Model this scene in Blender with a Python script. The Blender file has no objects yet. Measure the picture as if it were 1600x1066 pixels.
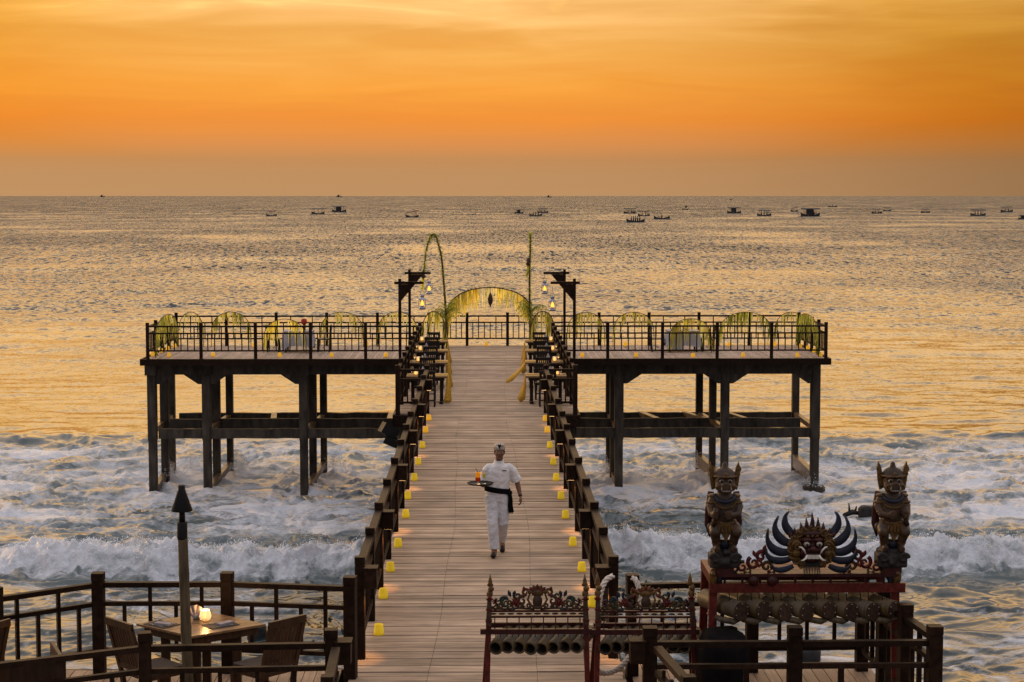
import bpy, bmesh, math, random
import numpy as np
from mathutils import Vector, Matrix, noise as mnoise

random.seed(11)
S = bpy.context.scene
C = S.collection

# ------------------------------------------------------------------ camera
FPX = 2800.0                      # focal length in pixels of the 1600 wide photograph
CAM = Vector((0.0, 0.0, 5.47))    # pier deck is z = 0, the pier runs along +Y
PITCH = math.atan(227 / FPX)
YAW = math.atan(40 / FPX)
cd = bpy.data.cameras.new('camera')
cd.sensor_width = 36.0
cd.lens = FPX / 1600 * 36.0
cd.clip_start = 0.1
cd.clip_end = 120000.0
cam = bpy.data.objects.new('camera', cd)
C.objects.link(cam)
cam.location = CAM
cam.rotation_euler = (math.pi / 2 - PITCH, 0, -YAW)
S.camera = cam

# ------------------------------------------------------------------ sky, sun, exposure
w = bpy.data.worlds.new('World')
S.world = w
w.use_nodes = True
nt = w.node_tree
nt.nodes.clear()
N = nt.nodes.new
L = nt.links.new
out = N('ShaderNodeOutputWorld'); bg = N('ShaderNodeBackground')
tc = N('ShaderNodeTexCoord'); sep = N('ShaderNodeSeparateXYZ')
L(tc.outputs['Generated'], sep.inputs[0])
# elevation gradient on the sunset side
def ramp(stops):
    r = N('ShaderNodeValToRGB')
    e = r.color_ramp.elements
    while len(e) > 1: e.remove(e[-1])
    e[0].position = stops[0][0]; e[0].color = (*stops[0][1], 1)
    for p, c in stops[1:]:
        k = e.new(p); k.color = (*c, 1)
    return r
mr = N('ShaderNodeMath'); mr.operation = 'SQRT'       # stretch the low sky over the ramp
mx = N('ShaderNodeMath'); mx.operation = 'MAXIMUM'; mx.inputs[1].default_value = 0.0
# streaky high cloud shifts the elevation a little
mp = N('ShaderNodeMapping'); mp.inputs['Scale'].default_value = (7, 7, 75)
mp.inputs['Rotation'].default_value = (0.0, math.radians(1.6), 0)
nz = N('ShaderNodeTexNoise'); nz.inputs['Scale'].default_value = 1.0; nz.inputs['Detail'].default_value = 5
nz.inputs['Distortion'].default_value = 0.6
L(tc.outputs['Generated'], mp.inputs[0]); L(mp.outputs[0], nz.inputs['Vector'])
cz = N('ShaderNodeMapRange'); cz.inputs[1].default_value = 0.35; cz.inputs[2].default_value = 0.7
cz.inputs[3].default_value = -0.012; cz.inputs[4].default_value = 0.016
L(nz.outputs['Fac'], cz.inputs[0])
ad = N('ShaderNodeMath'); ad.operation = 'ADD'
hz = N('ShaderNodeMapRange'); hz.inputs[1].default_value = 0.03; hz.inputs[2].default_value = 0.10
L(sep.outputs['Z'], hz.inputs[0])
cm = N('ShaderNodeMath'); cm.operation = 'MULTIPLY'
L(cz.outputs[0], cm.inputs[0]); L(hz.outputs[0], cm.inputs[1])
L(sep.outputs['Z'], ad.inputs[0]); L(cm.outputs[0], ad.inputs[1])
L(ad.outputs[0], mx.inputs[0]); L(mx.outputs[0], mr.inputs[0])
q = math.sqrt
west = ramp([(0.0, (.50, .275, .125)), (q(.012), (.50, .262, .112)), (q(.02), (.53, .25, .095)), (q(.029), (.70, .265, .072)),
             (q(.042), (.87, .275, .035)), (q(.06), (.93, .35, .042)), (q(.085), (.90, .415, .08)),
             (q(.11), (.99, .53, .165)), (q(.145), (1.70, .97, .34)), (q(.20), (2.2, 1.30, .50)), (q(.30), (1.85, 1.22, .64)),
             (q(.42), (1.48, 1.04, .66)), (q(.62), (1.18, 1.02, .92)), (1.0, (.90, .91, 1.0))])
east = ramp([(0.0, (.32, .28, .32)), (q(.06), (.40, .35, .40)), (q(.15), (.52, .47, .52)),
             (q(.4), (.76, .73, .80)), (1.0, (.90, .91, 1.0))])
L(mr.outputs[0], west.inputs[0]); L(mr.outputs[0], east.inputs[0])
# azimuth: sunset straight ahead, a little to the left
dt = N('ShaderNodeVectorMath'); dt.operation = 'DOT_PRODUCT'
dt.inputs[1].default_value = (-0.125, 0.992, 0.0)
L(tc.outputs['Generated'], dt.inputs[0])
az = N('ShaderNodeMapRange'); az.interpolation_type = 'SMOOTHSTEP'
az.inputs[1].default_value = -0.35; az.inputs[2].default_value = 0.9
L(dt.outputs['Value'], az.inputs[0])
mix = N('ShaderNodeMix'); mix.data_type = 'RGBA'
L(az.outputs[0], mix.inputs['Factor']); L(east.outputs[0], mix.inputs['A']); L(west.outputs[0], mix.inputs['B'])
# the glow fades a little to the sides
ag = N('ShaderNodeMapRange'); ag.interpolation_type = 'SMOOTHSTEP'
ag.inputs[1].default_value = 0.90; ag.inputs[2].default_value = 0.995
ag.inputs[3].default_value = 0.62; ag.inputs[4].default_value = 1.0
L(dt.outputs['Value'], ag.inputs[0])
sc = N('ShaderNodeVectorMath'); sc.operation = 'SCALE'
hi = N('ShaderNodeMapRange'); hi.inputs[1].default_value = .08; hi.inputs[2].default_value = .2   # only the low haze dims
L(sep.outputs['Z'], hi.inputs[0])
am = N('ShaderNodeMix'); am.data_type = 'FLOAT'
L(hi.outputs[0], am.inputs[0]); L(ag.outputs[0], am.inputs[2]); am.inputs[3].default_value = 1.0
L(mix.outputs['Result'], sc.inputs[0]); L(am.outputs[0], sc.inputs['Scale'])
# the physical sky of a sun at the horizon, added underneath
sk = N('ShaderNodeTexSky'); sk.sky_type = 'NISHITA'; sk.sun_disc = False
SUN_EL = math.radians(6.0); SUN_AZ = math.radians(-50.0)     # azimuth from +Y, positive to +X
sk.sun_elevation = SUN_EL; sk.sun_rotation = SUN_AZ
sk2 = N('ShaderNodeVectorMath'); sk2.operation = 'SCALE'; sk2.inputs['Scale'].default_value = 0.05 * 0.10
L(sk.outputs[0], sk2.inputs[0])
sa = N('ShaderNodeVectorMath'); sa.operation = 'ADD'
# towards both sides the low sky is a deeper gold
d2 = N('ShaderNodeVectorMath'); d2.operation = 'DOT_PRODUCT'; d2.inputs[1].default_value = (-.02, 1, 0)
L(tc.outputs['Generated'], d2.inputs[0])
tm = N('ShaderNodeMapRange'); tm.interpolation_type = 'SMOOTHSTEP'; tm.inputs[1].default_value = .955; tm.inputs[2].default_value = .995
L(d2.outputs['Value'], tm.inputs[0])
tx0 = N('ShaderNodeMath'); tx0.operation = 'MAXIMUM'; L(tm.outputs[0], tx0.inputs[0]); L(hi.outputs[0], tx0.inputs[1])
lo_ = N('ShaderNodeMapRange'); lo_.inputs[1].default_value = .018; lo_.inputs[2].default_value = .042; lo_.inputs[3].default_value = 1; lo_.inputs[4].default_value = 0
L(sep.outputs['Z'], lo_.inputs[0])
tx_ = N('ShaderNodeMath'); tx_.operation = 'MAXIMUM'; L(tx0.outputs[0], tx_.inputs[0]); L(lo_.outputs[0], tx_.inputs[1])
tint = N('ShaderNodeMix'); tint.data_type = 'RGBA'; tint.inputs['A'].default_value = (.94, .80, .26, 1); tint.inputs['B'].default_value = (1, 1, 1, 1)
L(tx_.outputs[0], tint.inputs['Factor'])
tmul = N('ShaderNodeVectorMath'); tmul.operation = 'MULTIPLY'
L(sc.outputs[0], tmul.inputs[0]); L(tint.outputs['Result'], tmul.inputs[1])
# thin streaks of brighter cloud, and one small wisp high over the middle
bs_ = N('ShaderNodeMapRange'); bs_.inputs[1].default_value = .36; bs_.inputs[2].default_value = .70; bs_.inputs[3].default_value = -.06; bs_.inputs[4].default_value = .10
L(nz.outputs['Fac'], bs_.inputs[0])
bm_ = N('ShaderNodeMath'); bm_.operation = 'MULTIPLY'; L(bs_.outputs[0], bm_.inputs[0]); L(hz.outputs[0], bm_.inputs[1])
wd_ = N('ShaderNodeVectorMath'); wd_.operation = 'DISTANCE'
wn_ = N('ShaderNodeTexNoise'); wn_.inputs['Scale'].default_value = 160; wn_.inputs['Detail'].default_value = 4
L(tc.outputs['Generated'], wn_.inputs['Vector'])
wj_ = N('ShaderNodeVectorMath'); wj_.operation = 'MULTIPLY_ADD'; wj_.inputs[1].default_value = (.012, 0, .016)
L(wn_.outputs['Color'], wj_.inputs[0]); L(tc.outputs['Generated'], wj_.inputs[2]); L(wj_.outputs[0], wd_.inputs[0])
wd_.inputs[1].default_value = (.0405 + .006, .9935, .106 + .008)
ws_ = N('ShaderNodeMapRange'); ws_.interpolation_type = 'SMOOTHSTEP'; ws_.inputs[1].default_value = .0065; ws_.inputs[2].default_value = .001; ws_.inputs[3].default_value = 0; ws_.inputs[4].default_value = .10
L(wd_.outputs['Value'], ws_.inputs[0])
b1_ = N('ShaderNodeMath'); b1_.operation = 'ADD'; L(bm_.outputs[0], b1_.inputs[0]); L(ws_.outputs[0], b1_.inputs[1])
b2_ = N('ShaderNodeMath'); b2_.operation = 'ADD'; b2_.inputs[1].default_value = 1.0; L(b1_.outputs[0], b2_.inputs[0])
bv_ = N('ShaderNodeVectorMath'); bv_.operation = 'SCALE'; L(tmul.outputs[0], bv_.inputs[0]); L(b2_.outputs[0], bv_.inputs['Scale'])
L(bv_.outputs[0], sa.inputs[0]); L(sk2.outputs[0], sa.inputs[1])
L(sa.outputs[0], bg.inputs['Color'])
bg.inputs['Strength'].default_value = 1.0
L(bg.outputs[0], out.inputs['Surface'])

sd = bpy.data.lights.new('sun', 'SUN'); sd.energy = 1.1; sd.angle = math.radians(12); sd.color = (1.0, .62, .30)
so = bpy.data.objects.new('sun', sd); C.objects.link(so)
sdir = Vector((math.sin(SUN_AZ) * math.cos(SUN_EL + .1), math.cos(SUN_AZ) * math.cos(SUN_EL + .1), math.sin(SUN_EL + .1)))
so.rotation_euler = sdir.to_track_quat('Z', 'Y').to_euler()
so.location = (-20, 60, 40)

vs = S.view_settings
vs.view_transform = 'Standard'
vs.look = 'None'
vs.exposure = 0.0
vs.gamma = 1.0
vs.use_curve_mapping = False
S.cycles.max_bounces = 6
S.cycles.diffuse_bounces = 3
S.cycles.glossy_bounces = 3
S.cycles.transmission_bounces = 4
S.cycles.transparent_max_bounces = 8
S.cycles.caustics_reflective = False
S.cycles.caustics_refractive = False
S.cycles.sample_clamp_indirect = 4.0

# pixel (of the 1600 x 1066 photograph) -> place, used to survey the layout
_f = Vector((math.sin(YAW) * math.cos(PITCH), math.cos(YAW) * math.cos(PITCH), -math.sin(PITCH)))
_r = Vector((math.cos(YAW), -math.sin(YAW), 0)); _u = _r.cross(_f)
def ray(px, py): return _f + _r * ((px - 800) / FPX) + _u * ((533 - py) / FPX)
def at_z(px, py, z):
    d = ray(px, py); return CAM + d * ((z - CAM.z) / d.z)
def at_y(px, py, y):
    d = ray(px, py); return CAM + d * (y / d.y)

# ------------------------------------------------------------------ materials
MATS = {}
def material(name, base, rough=.6, var=.25, scale=(8, 8, 8), bump=.15, rnd=.25, metal=0.0, detail=6, spec=.22,
             col2=None, space='Object', emit=None, estr=0.0, distort=0.0, streak=None, normal_dist=.01):
    m = bpy.data.materials.new(name); m.use_nodes = True
    t = m.node_tree; n = t.nodes; l = t.links
    b = n['Principled BSDF']
    co = n.new('ShaderNodeTexCoord'); mp = n.new('ShaderNodeMapping')
    mp.inputs['Scale'].default_value = scale
    oi = n.new('ShaderNodeObjectInfo')
    l.new(co.outputs[space], mp.inputs['Vector'])
    off = n.new('ShaderNodeVectorMath'); off.operation = 'MULTIPLY_ADD'
    off.inputs[1].default_value = (37, 53, 71)
    l.new(oi.outputs['Random'], off.inputs[0]); l.new(mp.outputs[0], off.inputs[2])
    nz = n.new('ShaderNodeTexNoise'); nz.inputs['Scale'].default_value = 1; nz.inputs['Detail'].default_value = detail
    nz.inputs['Distortion'].default_value = distort
    l.new(off.outputs[0], nz.inputs['Vector'])
    big = n.new('ShaderNodeTexNoise'); big.inputs['Scale'].default_value = 1.7; big.inputs['Detail'].default_value = 3
    gp = n.new('ShaderNodeNewGeometry'); l.new(gp.outputs['Position'], big.inputs['Vector'])
    mrg = n.new('ShaderNodeMapRange'); mrg.inputs[1].default_value = .3; mrg.inputs[2].default_value = .7
    l.new(nz.outputs['Fac'], mrg.inputs[0])
    mixc = n.new('ShaderNodeMix'); mixc.data_type = 'RGBA'
    c2 = col2 if col2 else tuple(min(1, x * (1 + var)) for x in base)
    c1 = base if col2 else tuple(x * (1 - var) for x in base)
    mixc.inputs['A'].default_value = (*c1, 1); mixc.inputs['B'].default_value = (*c2, 1)
    l.new(mrg.outputs[0], mixc.inputs['Factor'])
    # per piece brightness and large soft wear
    r1 = n.new('ShaderNodeMapRange'); r1.inputs[3].default_value = 1 - rnd; r1.inputs[4].default_value = 1 + rnd
    l.new(oi.outputs['Random'], r1.inputs[0])
    r2 = n.new('ShaderNodeMapRange'); r2.inputs[1].default_value = .25; r2.inputs[2].default_value = .75
    r2.inputs[3].default_value = .74; r2.inputs[4].default_value = 1.24
    l.new(big.outputs['Fac'], r2.inputs[0])
    mu = n.new('ShaderNodeMath'); mu.operation = 'MULTIPLY'
    l.new(r1.outputs[0], mu.inputs[0]); l.new(r2.outputs[0], mu.inputs[1])
    scv = n.new('ShaderNodeVectorMath'); scv.operation = 'SCALE'
    l.new(mixc.outputs['Result'], scv.inputs[0]); l.new(mu.outputs[0], scv.inputs['Scale'])
    l.new(scv.outputs[0], b.inputs['Base Color'])
    rr = n.new('ShaderNodeMapRange'); rr.inputs[3].default_value = max(.02, rough - .12); rr.inputs[4].default_value = min(1, rough + .12)
    l.new(nz.outputs['Fac'], rr.inputs[0]); l.new(rr.outputs[0], b.inputs['Roughness'])
    b.inputs['Metallic'].default_value = metal
    b.inputs['Specular IOR Level'].default_value = spec
    if bump:
        bp = n.new('ShaderNodeBump'); bp.inputs['Strength'].default_value = bump; bp.inputs['Distance'].default_value = normal_dist
        l.new(nz.outputs['Fac'], bp.inputs['Height']); l.new(bp.outputs[0], b.inputs['Normal'])
    if emit:
        b.inputs['Emission Color'].default_value = (*emit, 1); b.inputs['Emission Strength'].default_value = estr
    MATS[name] = m
    return m

material('rail_wood', (.016, .0078, .0045), .5, .45, (14, 14, 14), .25, .3, spec=.07)
material('deck_wood', (.318, .225, .155), .7, .46, (1.6, 34, 34), .45, .28, spec=.25)
material('deck_wood_long', (.31, .22, .165), .7, .32, (28, 1.6, 28), .35, .2, spec=.3)
material('terrace_wood', (.26, .17, .11), .6, .3, (24, 2.5, 24), .3, .2, spec=.3)
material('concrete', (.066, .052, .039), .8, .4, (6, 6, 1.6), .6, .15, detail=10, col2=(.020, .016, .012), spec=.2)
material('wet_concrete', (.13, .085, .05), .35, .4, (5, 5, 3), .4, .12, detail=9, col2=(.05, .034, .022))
material('dark_furniture', (.011, .0065, .0045), .45, .4, (12, 12, 12), .2, .3)
material('teak', (.042, .0185, .008), .45, .4, (22, 22, 3), .2, .18)
material('teak_top', (.15, .080, .037), .33, .35, (3, 26, 26), .2, .15)
material('yellow_cup', (.70, .47, .02), .45, .12, (6, 6, 6), .05, .12, emit=(1.0, .66, .03), estr=.20)  # unlit cups, given a weak glow of their own to brighten the yellow
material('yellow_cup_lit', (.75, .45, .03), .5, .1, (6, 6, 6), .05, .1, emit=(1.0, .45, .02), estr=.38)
material('flame', (1, .8, .4), .5, 0, (1, 1, 1), 0, 0, emit=(1.0, .43, .06), estr=2.4)
material('lamp_glow', (1, .8, .5), .5, 0, (1, 1, 1), 0, 0, emit=(1.0, .55, .2), estr=4.0)
material('bamboo', (0.0604, 0.0367, 0.0142), .45, .4, (30, 30, 5), .15, .15)
material('bamboo_old', (0.0703, 0.0495, 0.0270), .5, .45, (26, 26, 3), .2, .2)
material('bamboo_hollow', (.012, .009, .006), .9, .2, (8, 8, 8), 0, .1)
material('black_metal', (.005, .004, .004), .6, .3, (20, 20, 20), .1, .1)
material('grey_metal', (.25, .26, .30), .35, .2, (20, 20, 20), .1, .1, metal=.8)
material('palm_yellow', (.70, .59, .16), .6, .35, (30, 30, 3), .1, .3)
material('palm_green', (.20, .22, .035), .6, .4, (30, 30, 3), .1, .35)
material('palm_lime', (.55, .52, .09), .6, .35, (30, 30, 3), .1, .3)
material('cloth_white', (.40, .38, .41), .8, .06, (6, 6, 6), .2, .05)
material('cloth_yellow', (.40, .22, .02), .7, .2, (30, 30, 30), .2, .12)
material('cloth_grey', (.22, .19, .195), .85, .15, (14, 14, 14), .2, .1)
material('cloth_black', (.006, .005, .005), .85, .3, (12, 12, 12), .3, .1, spec=.04)
material('cloth_red', (.30, .03, .02), .8, .2, (12, 12, 12), .2, .1)
material('cushion', (.05, .035, .026), .85, .2, (12, 12, 12), .2, .1)
material('red_paint', (0.0680, 0.0080, 0.0048), .45, .45, (18, 18, 18), .25, .2)
material('gold_paint', (0.0788, 0.0390, 0.0097), .42, .5, (26, 26, 26), .3, .15)
material('blue_paint', (0.0105, 0.0126, 0.0221), .45, .4, (22, 22, 22), .25, .2)
material('green_paint', (0.0176, 0.0256, 0.0176), .5, .4, (22, 22, 22), .25, .2)
material('brown_carving', (0.0375, 0.0195, 0.0112), .5, .5, (30, 30, 30), .4, .15)
material('flesh_carving', (0.0252, 0.0162, 0.0126), .45, .5, (16, 16, 16), .4, .12, col2=(.062, .030, .012))
material('rim_grey', (.060, .060, .072), .5, .3, (22, 22, 22), .1, .1)
material('bone', (.24, .20, .16), .45, .2, (22, 22, 22), .1, .1)
material('grey_carving', (0.0224, 0.0175, 0.0147), .6, .5, (28, 28, 28), .5, .12)
material('dark_red', (0.0315, 0.0053, 0.0045), .45, .4, (22, 22, 22), .25, .12)
material('ivory', (.55, .50, .42), .45, .2, (22, 22, 22), .1, .1)
material('rope', (.48, .41, .35), .85, .25, (60, 60, 60), .3, .1)
material('rock', (.018, .016, .015), .6, .5, (6, 6, 6), .8, .15, detail=10)
material('skin', (.17, .082, .05), .5, .15, (16, 16, 16), .08, .03)
material('shirt', (.66, .62, .60), .8, .06, (40, 40, 40), .12, .02)
material('trousers', (.54, .515, .525), .8, .06, (34, 34, 34), .12, .02)
material('headcloth', (.56, .49, .41), .8, .45, (26, 26, 26), .15, .05, col2=(.17, .11, .07), detail=2)
material('leather', (.014, .008, .005), .4, .4, (20, 20, 20), .15, .1)
material('hair', (.012, .009, .008), .5, .3, (60, 60, 60), .2, .05)
material('boat_dark', (.030, .026, .026), .6, .4, (3, 3, 3), 0, .3)
material('boat_red', (.14, .035, .02), .6, .3, (3, 3, 3), 0, .2)
material('boat_white', (.30, .27, .24), .6, .2, (3, 3, 3), 0, .2)
material('drink_orange', (.75, .27, .02), .15, .1, (6, 6, 6), 0, 0, emit=(1, .32, .01), estr=.5)  # all three drinks carry an added glow so the liquid looks brighter
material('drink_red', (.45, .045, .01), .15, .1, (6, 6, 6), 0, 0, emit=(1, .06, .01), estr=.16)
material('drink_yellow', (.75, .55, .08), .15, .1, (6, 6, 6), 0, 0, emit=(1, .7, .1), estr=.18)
def translucent(name, amount=.5, gain=1.6):
    m = MATS[name]; t = m.node_tree; b = t.nodes['Principled BSDF']; o = t.nodes['Material Output']
    tr = t.nodes.new('ShaderNodeBsdfTranslucent'); mx_ = t.nodes.new('ShaderNodeMixShader'); mx_.inputs[0].default_value = amount
    sc_ = t.nodes.new('ShaderNodeVectorMath'); sc_.operation = 'SCALE'; sc_.inputs['Scale'].default_value = gain
    t.links.new(b.inputs['Base Color'].links[0].from_socket, sc_.inputs[0]); t.links.new(sc_.outputs[0], tr.inputs['Color'])
    t.links.new(b.outputs[0], mx_.inputs[1]); t.links.new(tr.outputs[0], mx_.inputs[2]); t.links.new(mx_.outputs[0], o.inputs['Surface'])
for n_ in ('palm_yellow', 'palm_green', 'palm_lime'): translucent(n_)
def glass_mat(name, col, rough=.03):
    m = bpy.data.materials.new(name); m.use_nodes = True
    t = m.node_tree; b = t.nodes['Principled BSDF']
    b.inputs['Base Color'].default_value = (*col, 1); b.inputs['Roughness'].default_value = rough
    b.inputs['Transmission Weight'].default_value = 1.0; b.inputs['IOR'].default_value = 1.2
    nz = t.nodes.new('ShaderNodeTexNoise'); nz.inputs['Scale'].default_value = 30
    bp = t.nodes.new('ShaderNodeBump'); bp.inputs['Strength'].default_value = .05
    t.links.new(nz.outputs['Fac'], bp.inputs['Height']); t.links.new(bp.outputs[0], b.inputs['Normal'])
    MATS[name] = m
glass_mat('clear_glass', (.95, .95, .93))
glass_mat('frosted_glass', (.95, .88, .72), .35)
_b = MATS['frosted_glass'].node_tree.nodes['Principled BSDF']
_b.inputs['Transmission Weight'].default_value = .45
_b.inputs['Emission Color'].default_value = (1, .66, .28, 1); _b.inputs['Emission Strength'].default_value = .15

# ------------------------------------------------------------------ mesh helpers
class MB:
    """collects shapes in world coordinates; build() links them as ONE mesh object"""
    def __init__(s): s.v = []; s.f = []; s.mi = []; s.cur = 0; s.smooth = []
    def add(s, vs_, fs, sm=False):
        o = len(s.v); s.v += [tuple(v) for v in vs_]
        for f in fs:
            s.f.append([i + o for i in f]); s.mi.append(s.cur); s.smooth.append(sm)
        return s
    def box(s, x0, x1, y0, y1, z0, z1, bev=0.0):
        if bev:
            return s.prism([(x0 + bev, y0), (x1 - bev, y0), (x1, y0 + bev), (x1, y1 - bev), (x1 - bev, y1), (x0 + bev, y1), (x0, y1 - bev), (x0, y0 + bev)], z0, z1)
        vs_ = [(x0, y0, z0), (x1, y0, z0), (x1, y1, z0), (x0, y1, z0), (x0, y0, z1), (x1, y0, z1), (x1, y1, z1), (x0, y1, z1)]
        return s.add(vs_, [(3, 2, 1, 0), (4, 5, 6, 7), (0, 1, 5, 4), (1, 2, 6, 5), (2, 3, 7, 6), (3, 0, 4, 7)])
    def prism(s, pts, z0, z1):
        n = len(pts)
        vs_ = [(p[0], p[1], z0) for p in pts] + [(p[0], p[1], z1) for p in pts]
        fs = [tuple(range(n))[::-1], tuple(range(n, 2 * n))] + [(i, (i + 1) % n, n + (i + 1) % n, n + i) for i in range(n)]
        return s.add(vs_, fs)
    def prism_y(s, pts, y0, y1):            # outline in x,z extruded along y
        n = len(pts)
        vs_ = [(p[0], y0, p[1]) for p in pts] + [(p[0], y1, p[1]) for p in pts]
        fs = [tuple(range(n)), tuple(range(n, 2 * n))[::-1]] + [(i, n + i, n + (i + 1) % n, (i + 1) % n) for i in range(n)]
        return s.add(vs_, fs)
    def bar(s, a, b, w, h, up=(0, 0, 1), w2=None, h2=None):   # rectangular bar from a to b
        a = Vector(a); b = Vector(b); d = (b - a).normalized(); up = Vector(up)
        if abs(d.dot(up)) > .98: up = Vector((0, 1, 0))
        sx = d.cross(up).normalized(); sy = sx.cross(d)
        w2 = w if w2 is None else w2; h2 = h if h2 is None else h2
        vs_ = []
        for p, ww, hh in ((a, w, h), (b, w2, h2)):
            for i, j in ((-1, -1), (1, -1), (1, 1), (-1, 1)): vs_.append(p + sx * (i * ww / 2) + sy * (j * hh / 2))
        return s.add(vs_, [(3, 2, 1, 0), (4, 5, 6, 7), (0, 1, 5, 4), (1, 2, 6, 5), (2, 3, 7, 6), (3, 0, 4, 7)])
    def tube(s, pts, r, n=8, cap=True, flat=1.0, fdir=(0, 1, 0)):   # r: number or list; flat squeezes along fdir
        pts = [Vector(p) for p in pts]; m = len(pts)
        rs = r if hasattr(r, '__len__') else [r] * m
        fd = Vector(fdir); vs_ = []
        prev = None
        for i, p in enumerate(pts):
            d = (pts[min(i + 1, m - 1)] - pts[max(i - 1, 0)])
            d = d.normalized() if d.length > 1e-9 else Vector((0, 0, 1))
            if prev is None:
                a = Vector((0, 0, 1)) if abs(d.z) < .9 else Vector((1, 0, 0))
                sx = d.cross(a).normalized()
            else:
                sx = (prev - d * prev.dot(d)); sx = sx.normalized() if sx.length > 1e-6 else d.orthogonal().normalized()
            prev = sx; sy = d.cross(sx)
            for k in range(n):
                t = 2 * math.pi * k / n
                o = (sx * math.cos(t) + sy * math.sin(t)) * rs[i]
                if flat != 1.0: o = o - fd * (o.dot(fd) * (1 - flat))
                vs_.append(p + o)
        fs = []
        for i in range(m - 1):
            for k in range(n):
                k2 = (k + 1) % n
                fs.append((i * n + k, i * n + k2, (i + 1) * n + k2, (i + 1) * n + k))
        if cap: fs += [tuple(range(n))[::-1], tuple((m - 1) * n + k for k in range(n))]
        return s.add(vs_, fs, True)
    def lathe(s, c, prof, n=14, axis='z', cap=True):      # prof: (radius, height)
        c = Vector(c); vs_ = []
        for r_, h_ in prof:
            for k in range(n):
                t = 2 * math.pi * k / n
                vs_.append(c + Vector((r_ * math.cos(t), r_ * math.sin(t), h_)))
        m = len(prof); fs = []
        for i in range(m - 1):
            for k in range(n):
                k2 = (k + 1) % n; fs.append((i * n + k, i * n + k2, (i + 1) * n + k2, (i + 1) * n + k))
        if cap: fs += [tuple(range(n))[::-1], tuple((m - 1) * n + k for k in range(n))]
        return s.add(vs_, fs, True)
    def ball(s, c, r, n=10, m=7):                          # r: number or (rx,ry,rz)
        c = Vector(c); r = r if hasattr(r, '__len__') else (r, r, r)
        vs_ = [c + Vector((0, 0, r[2]))]
        for i in range(1, m):
            a = math.pi * i / m
            for k in range(n):
                t = 2 * math.pi * k / n
                vs_.append(c + Vector((r[0] * math.sin(a) * math.cos(t), r[1] * math.sin(a) * math.sin(t), r[2] * math.cos(a))))
        vs_.append(c - Vector((0, 0, r[2])))
        fs = [(0, 1 + k, 1 + (k + 1) % n) for k in range(n)]
        for i in range(m - 2):
            for k in range(n):
                k2 = (k + 1) % n; a = 1 + i * n; fs.append((a + k, a + n + k, a + n + k2, a + k2))
        e = len(vs_) - 1; a = 1 + (m - 2) * n
        fs += [(e, a + (k + 1) % n, a + k) for k in range(n)]
        return s.add(vs_, fs, True)
    def rings(s, secs, n=14):                              # secs: (centre, rx, ry [, yaw]) stacked sections -> closed loft
        vs_ = []
        for sc_ in secs:
            c, rx, ry = Vector(sc_[0]), sc_[1], sc_[2]
            for k in range(n):
                t = 2 * math.pi * k / n
                ct, st = math.cos(t), math.sin(t)
                e = .85
                vs_.append(c + Vector((rx * math.copysign(abs(ct) ** e, ct), ry * math.copysign(abs(st) ** e, st), 0)))
        m = len(secs); fs = []
        for i in range(m - 1):
            for k in range(n):
                k2 = (k + 1) % n; fs.append((i * n + k, i * n + k2, (i + 1) * n + k2, (i + 1) * n + k))
        fs += [tuple(range(n))[::-1], tuple((m - 1) * n + k for k in range(n))]
        return s.add(vs_, fs, True)
    def grid(s, fn, nu, nv, sm=True, thick=0.0):           # sheet fn(u,v)
        vs_ = [fn(i / nu, j / nv) for j in range(nv + 1) for i in range(nu + 1)]
        fs = [(j * (nu + 1) + i, j * (nu + 1) + i + 1, (j + 1) * (nu + 1) + i + 1, (j + 1) * (nu + 1) + i) for j in range(nv) for i in range(nu)]
        return s.add(vs_, fs, sm)
    def mesh(s, name, mats, org=(0, 0, 0)):
        me = bpy.data.meshes.new(name)
        o = Vector(org)
        me.from_pydata([(v[0] - o.x, v[1] - o.y, v[2] - o.z) for v in s.v], [], s.f)
        for m_ in (mats if isinstance(mats, (list, tuple)) else [mats]): me.materials.append(MATS[m_])
        me.polygons.foreach_set('material_index', s.mi)
        me.polygons.foreach_set('use_smooth', s.smooth)
        me.update()
        return me
    def build(s, name, mats, parent=None, **kw):
        org = kw.pop('org', None)
        if org is None: org = world_loc(parent) if parent else (0, 0, 0)
        o = bpy.data.objects.new(name, s.mesh(name, mats, org))
        C.objects.link(o)
        if parent: o.parent = parent
        else: o.location = org
        for k, v in kw.items(): o[k] = v
        return o

def world_loc(o):
    p = Vector(o.location)
    while o.parent: o = o.parent; p = p + Vector(o.location)
    return p
def thing(name, label, cat, loc=(0, 0, 0), group=None):
    o = bpy.data.objects.new(name, None); C.objects.link(o)
    o.empty_display_size = .1; o.location = loc; o['label'] = label; o['category'] = cat
    if group: o['group'] = group
    return o
def tag(o, label, cat, group=None):
    o['label'] = label; o['category'] = cat
    if group: o['group'] = group
    return o
def piece(name, me, parent, loc, rot=(0, 0, 0), scale=None):     # a piece sharing mesh data; loc in world coordinates
    o = bpy.data.objects.new(name, me); C.objects.link(o)
    o.location = Vector(loc) - (world_loc(parent) if parent else Vector((0, 0, 0)))
    o.rotation_euler = rot
    if scale: o.scale = scale
    if parent: o.parent = parent
    return o
CHILDREN = None
def dup(root, loc, rz=None, label=None, group=None):
    r = root.copy(); C.objects.link(r); r.location = loc
    if rz is not None: r.rotation_euler = (0, 0, rz)
    if label: r['label'] = label
    if group: r['group'] = group
    def rec(src, dst):
        for ch in src.children:
            c = ch.copy(); C.objects.link(c); c.parent = dst
            rec(ch, c)
    rec(root, r)
    return r
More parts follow.
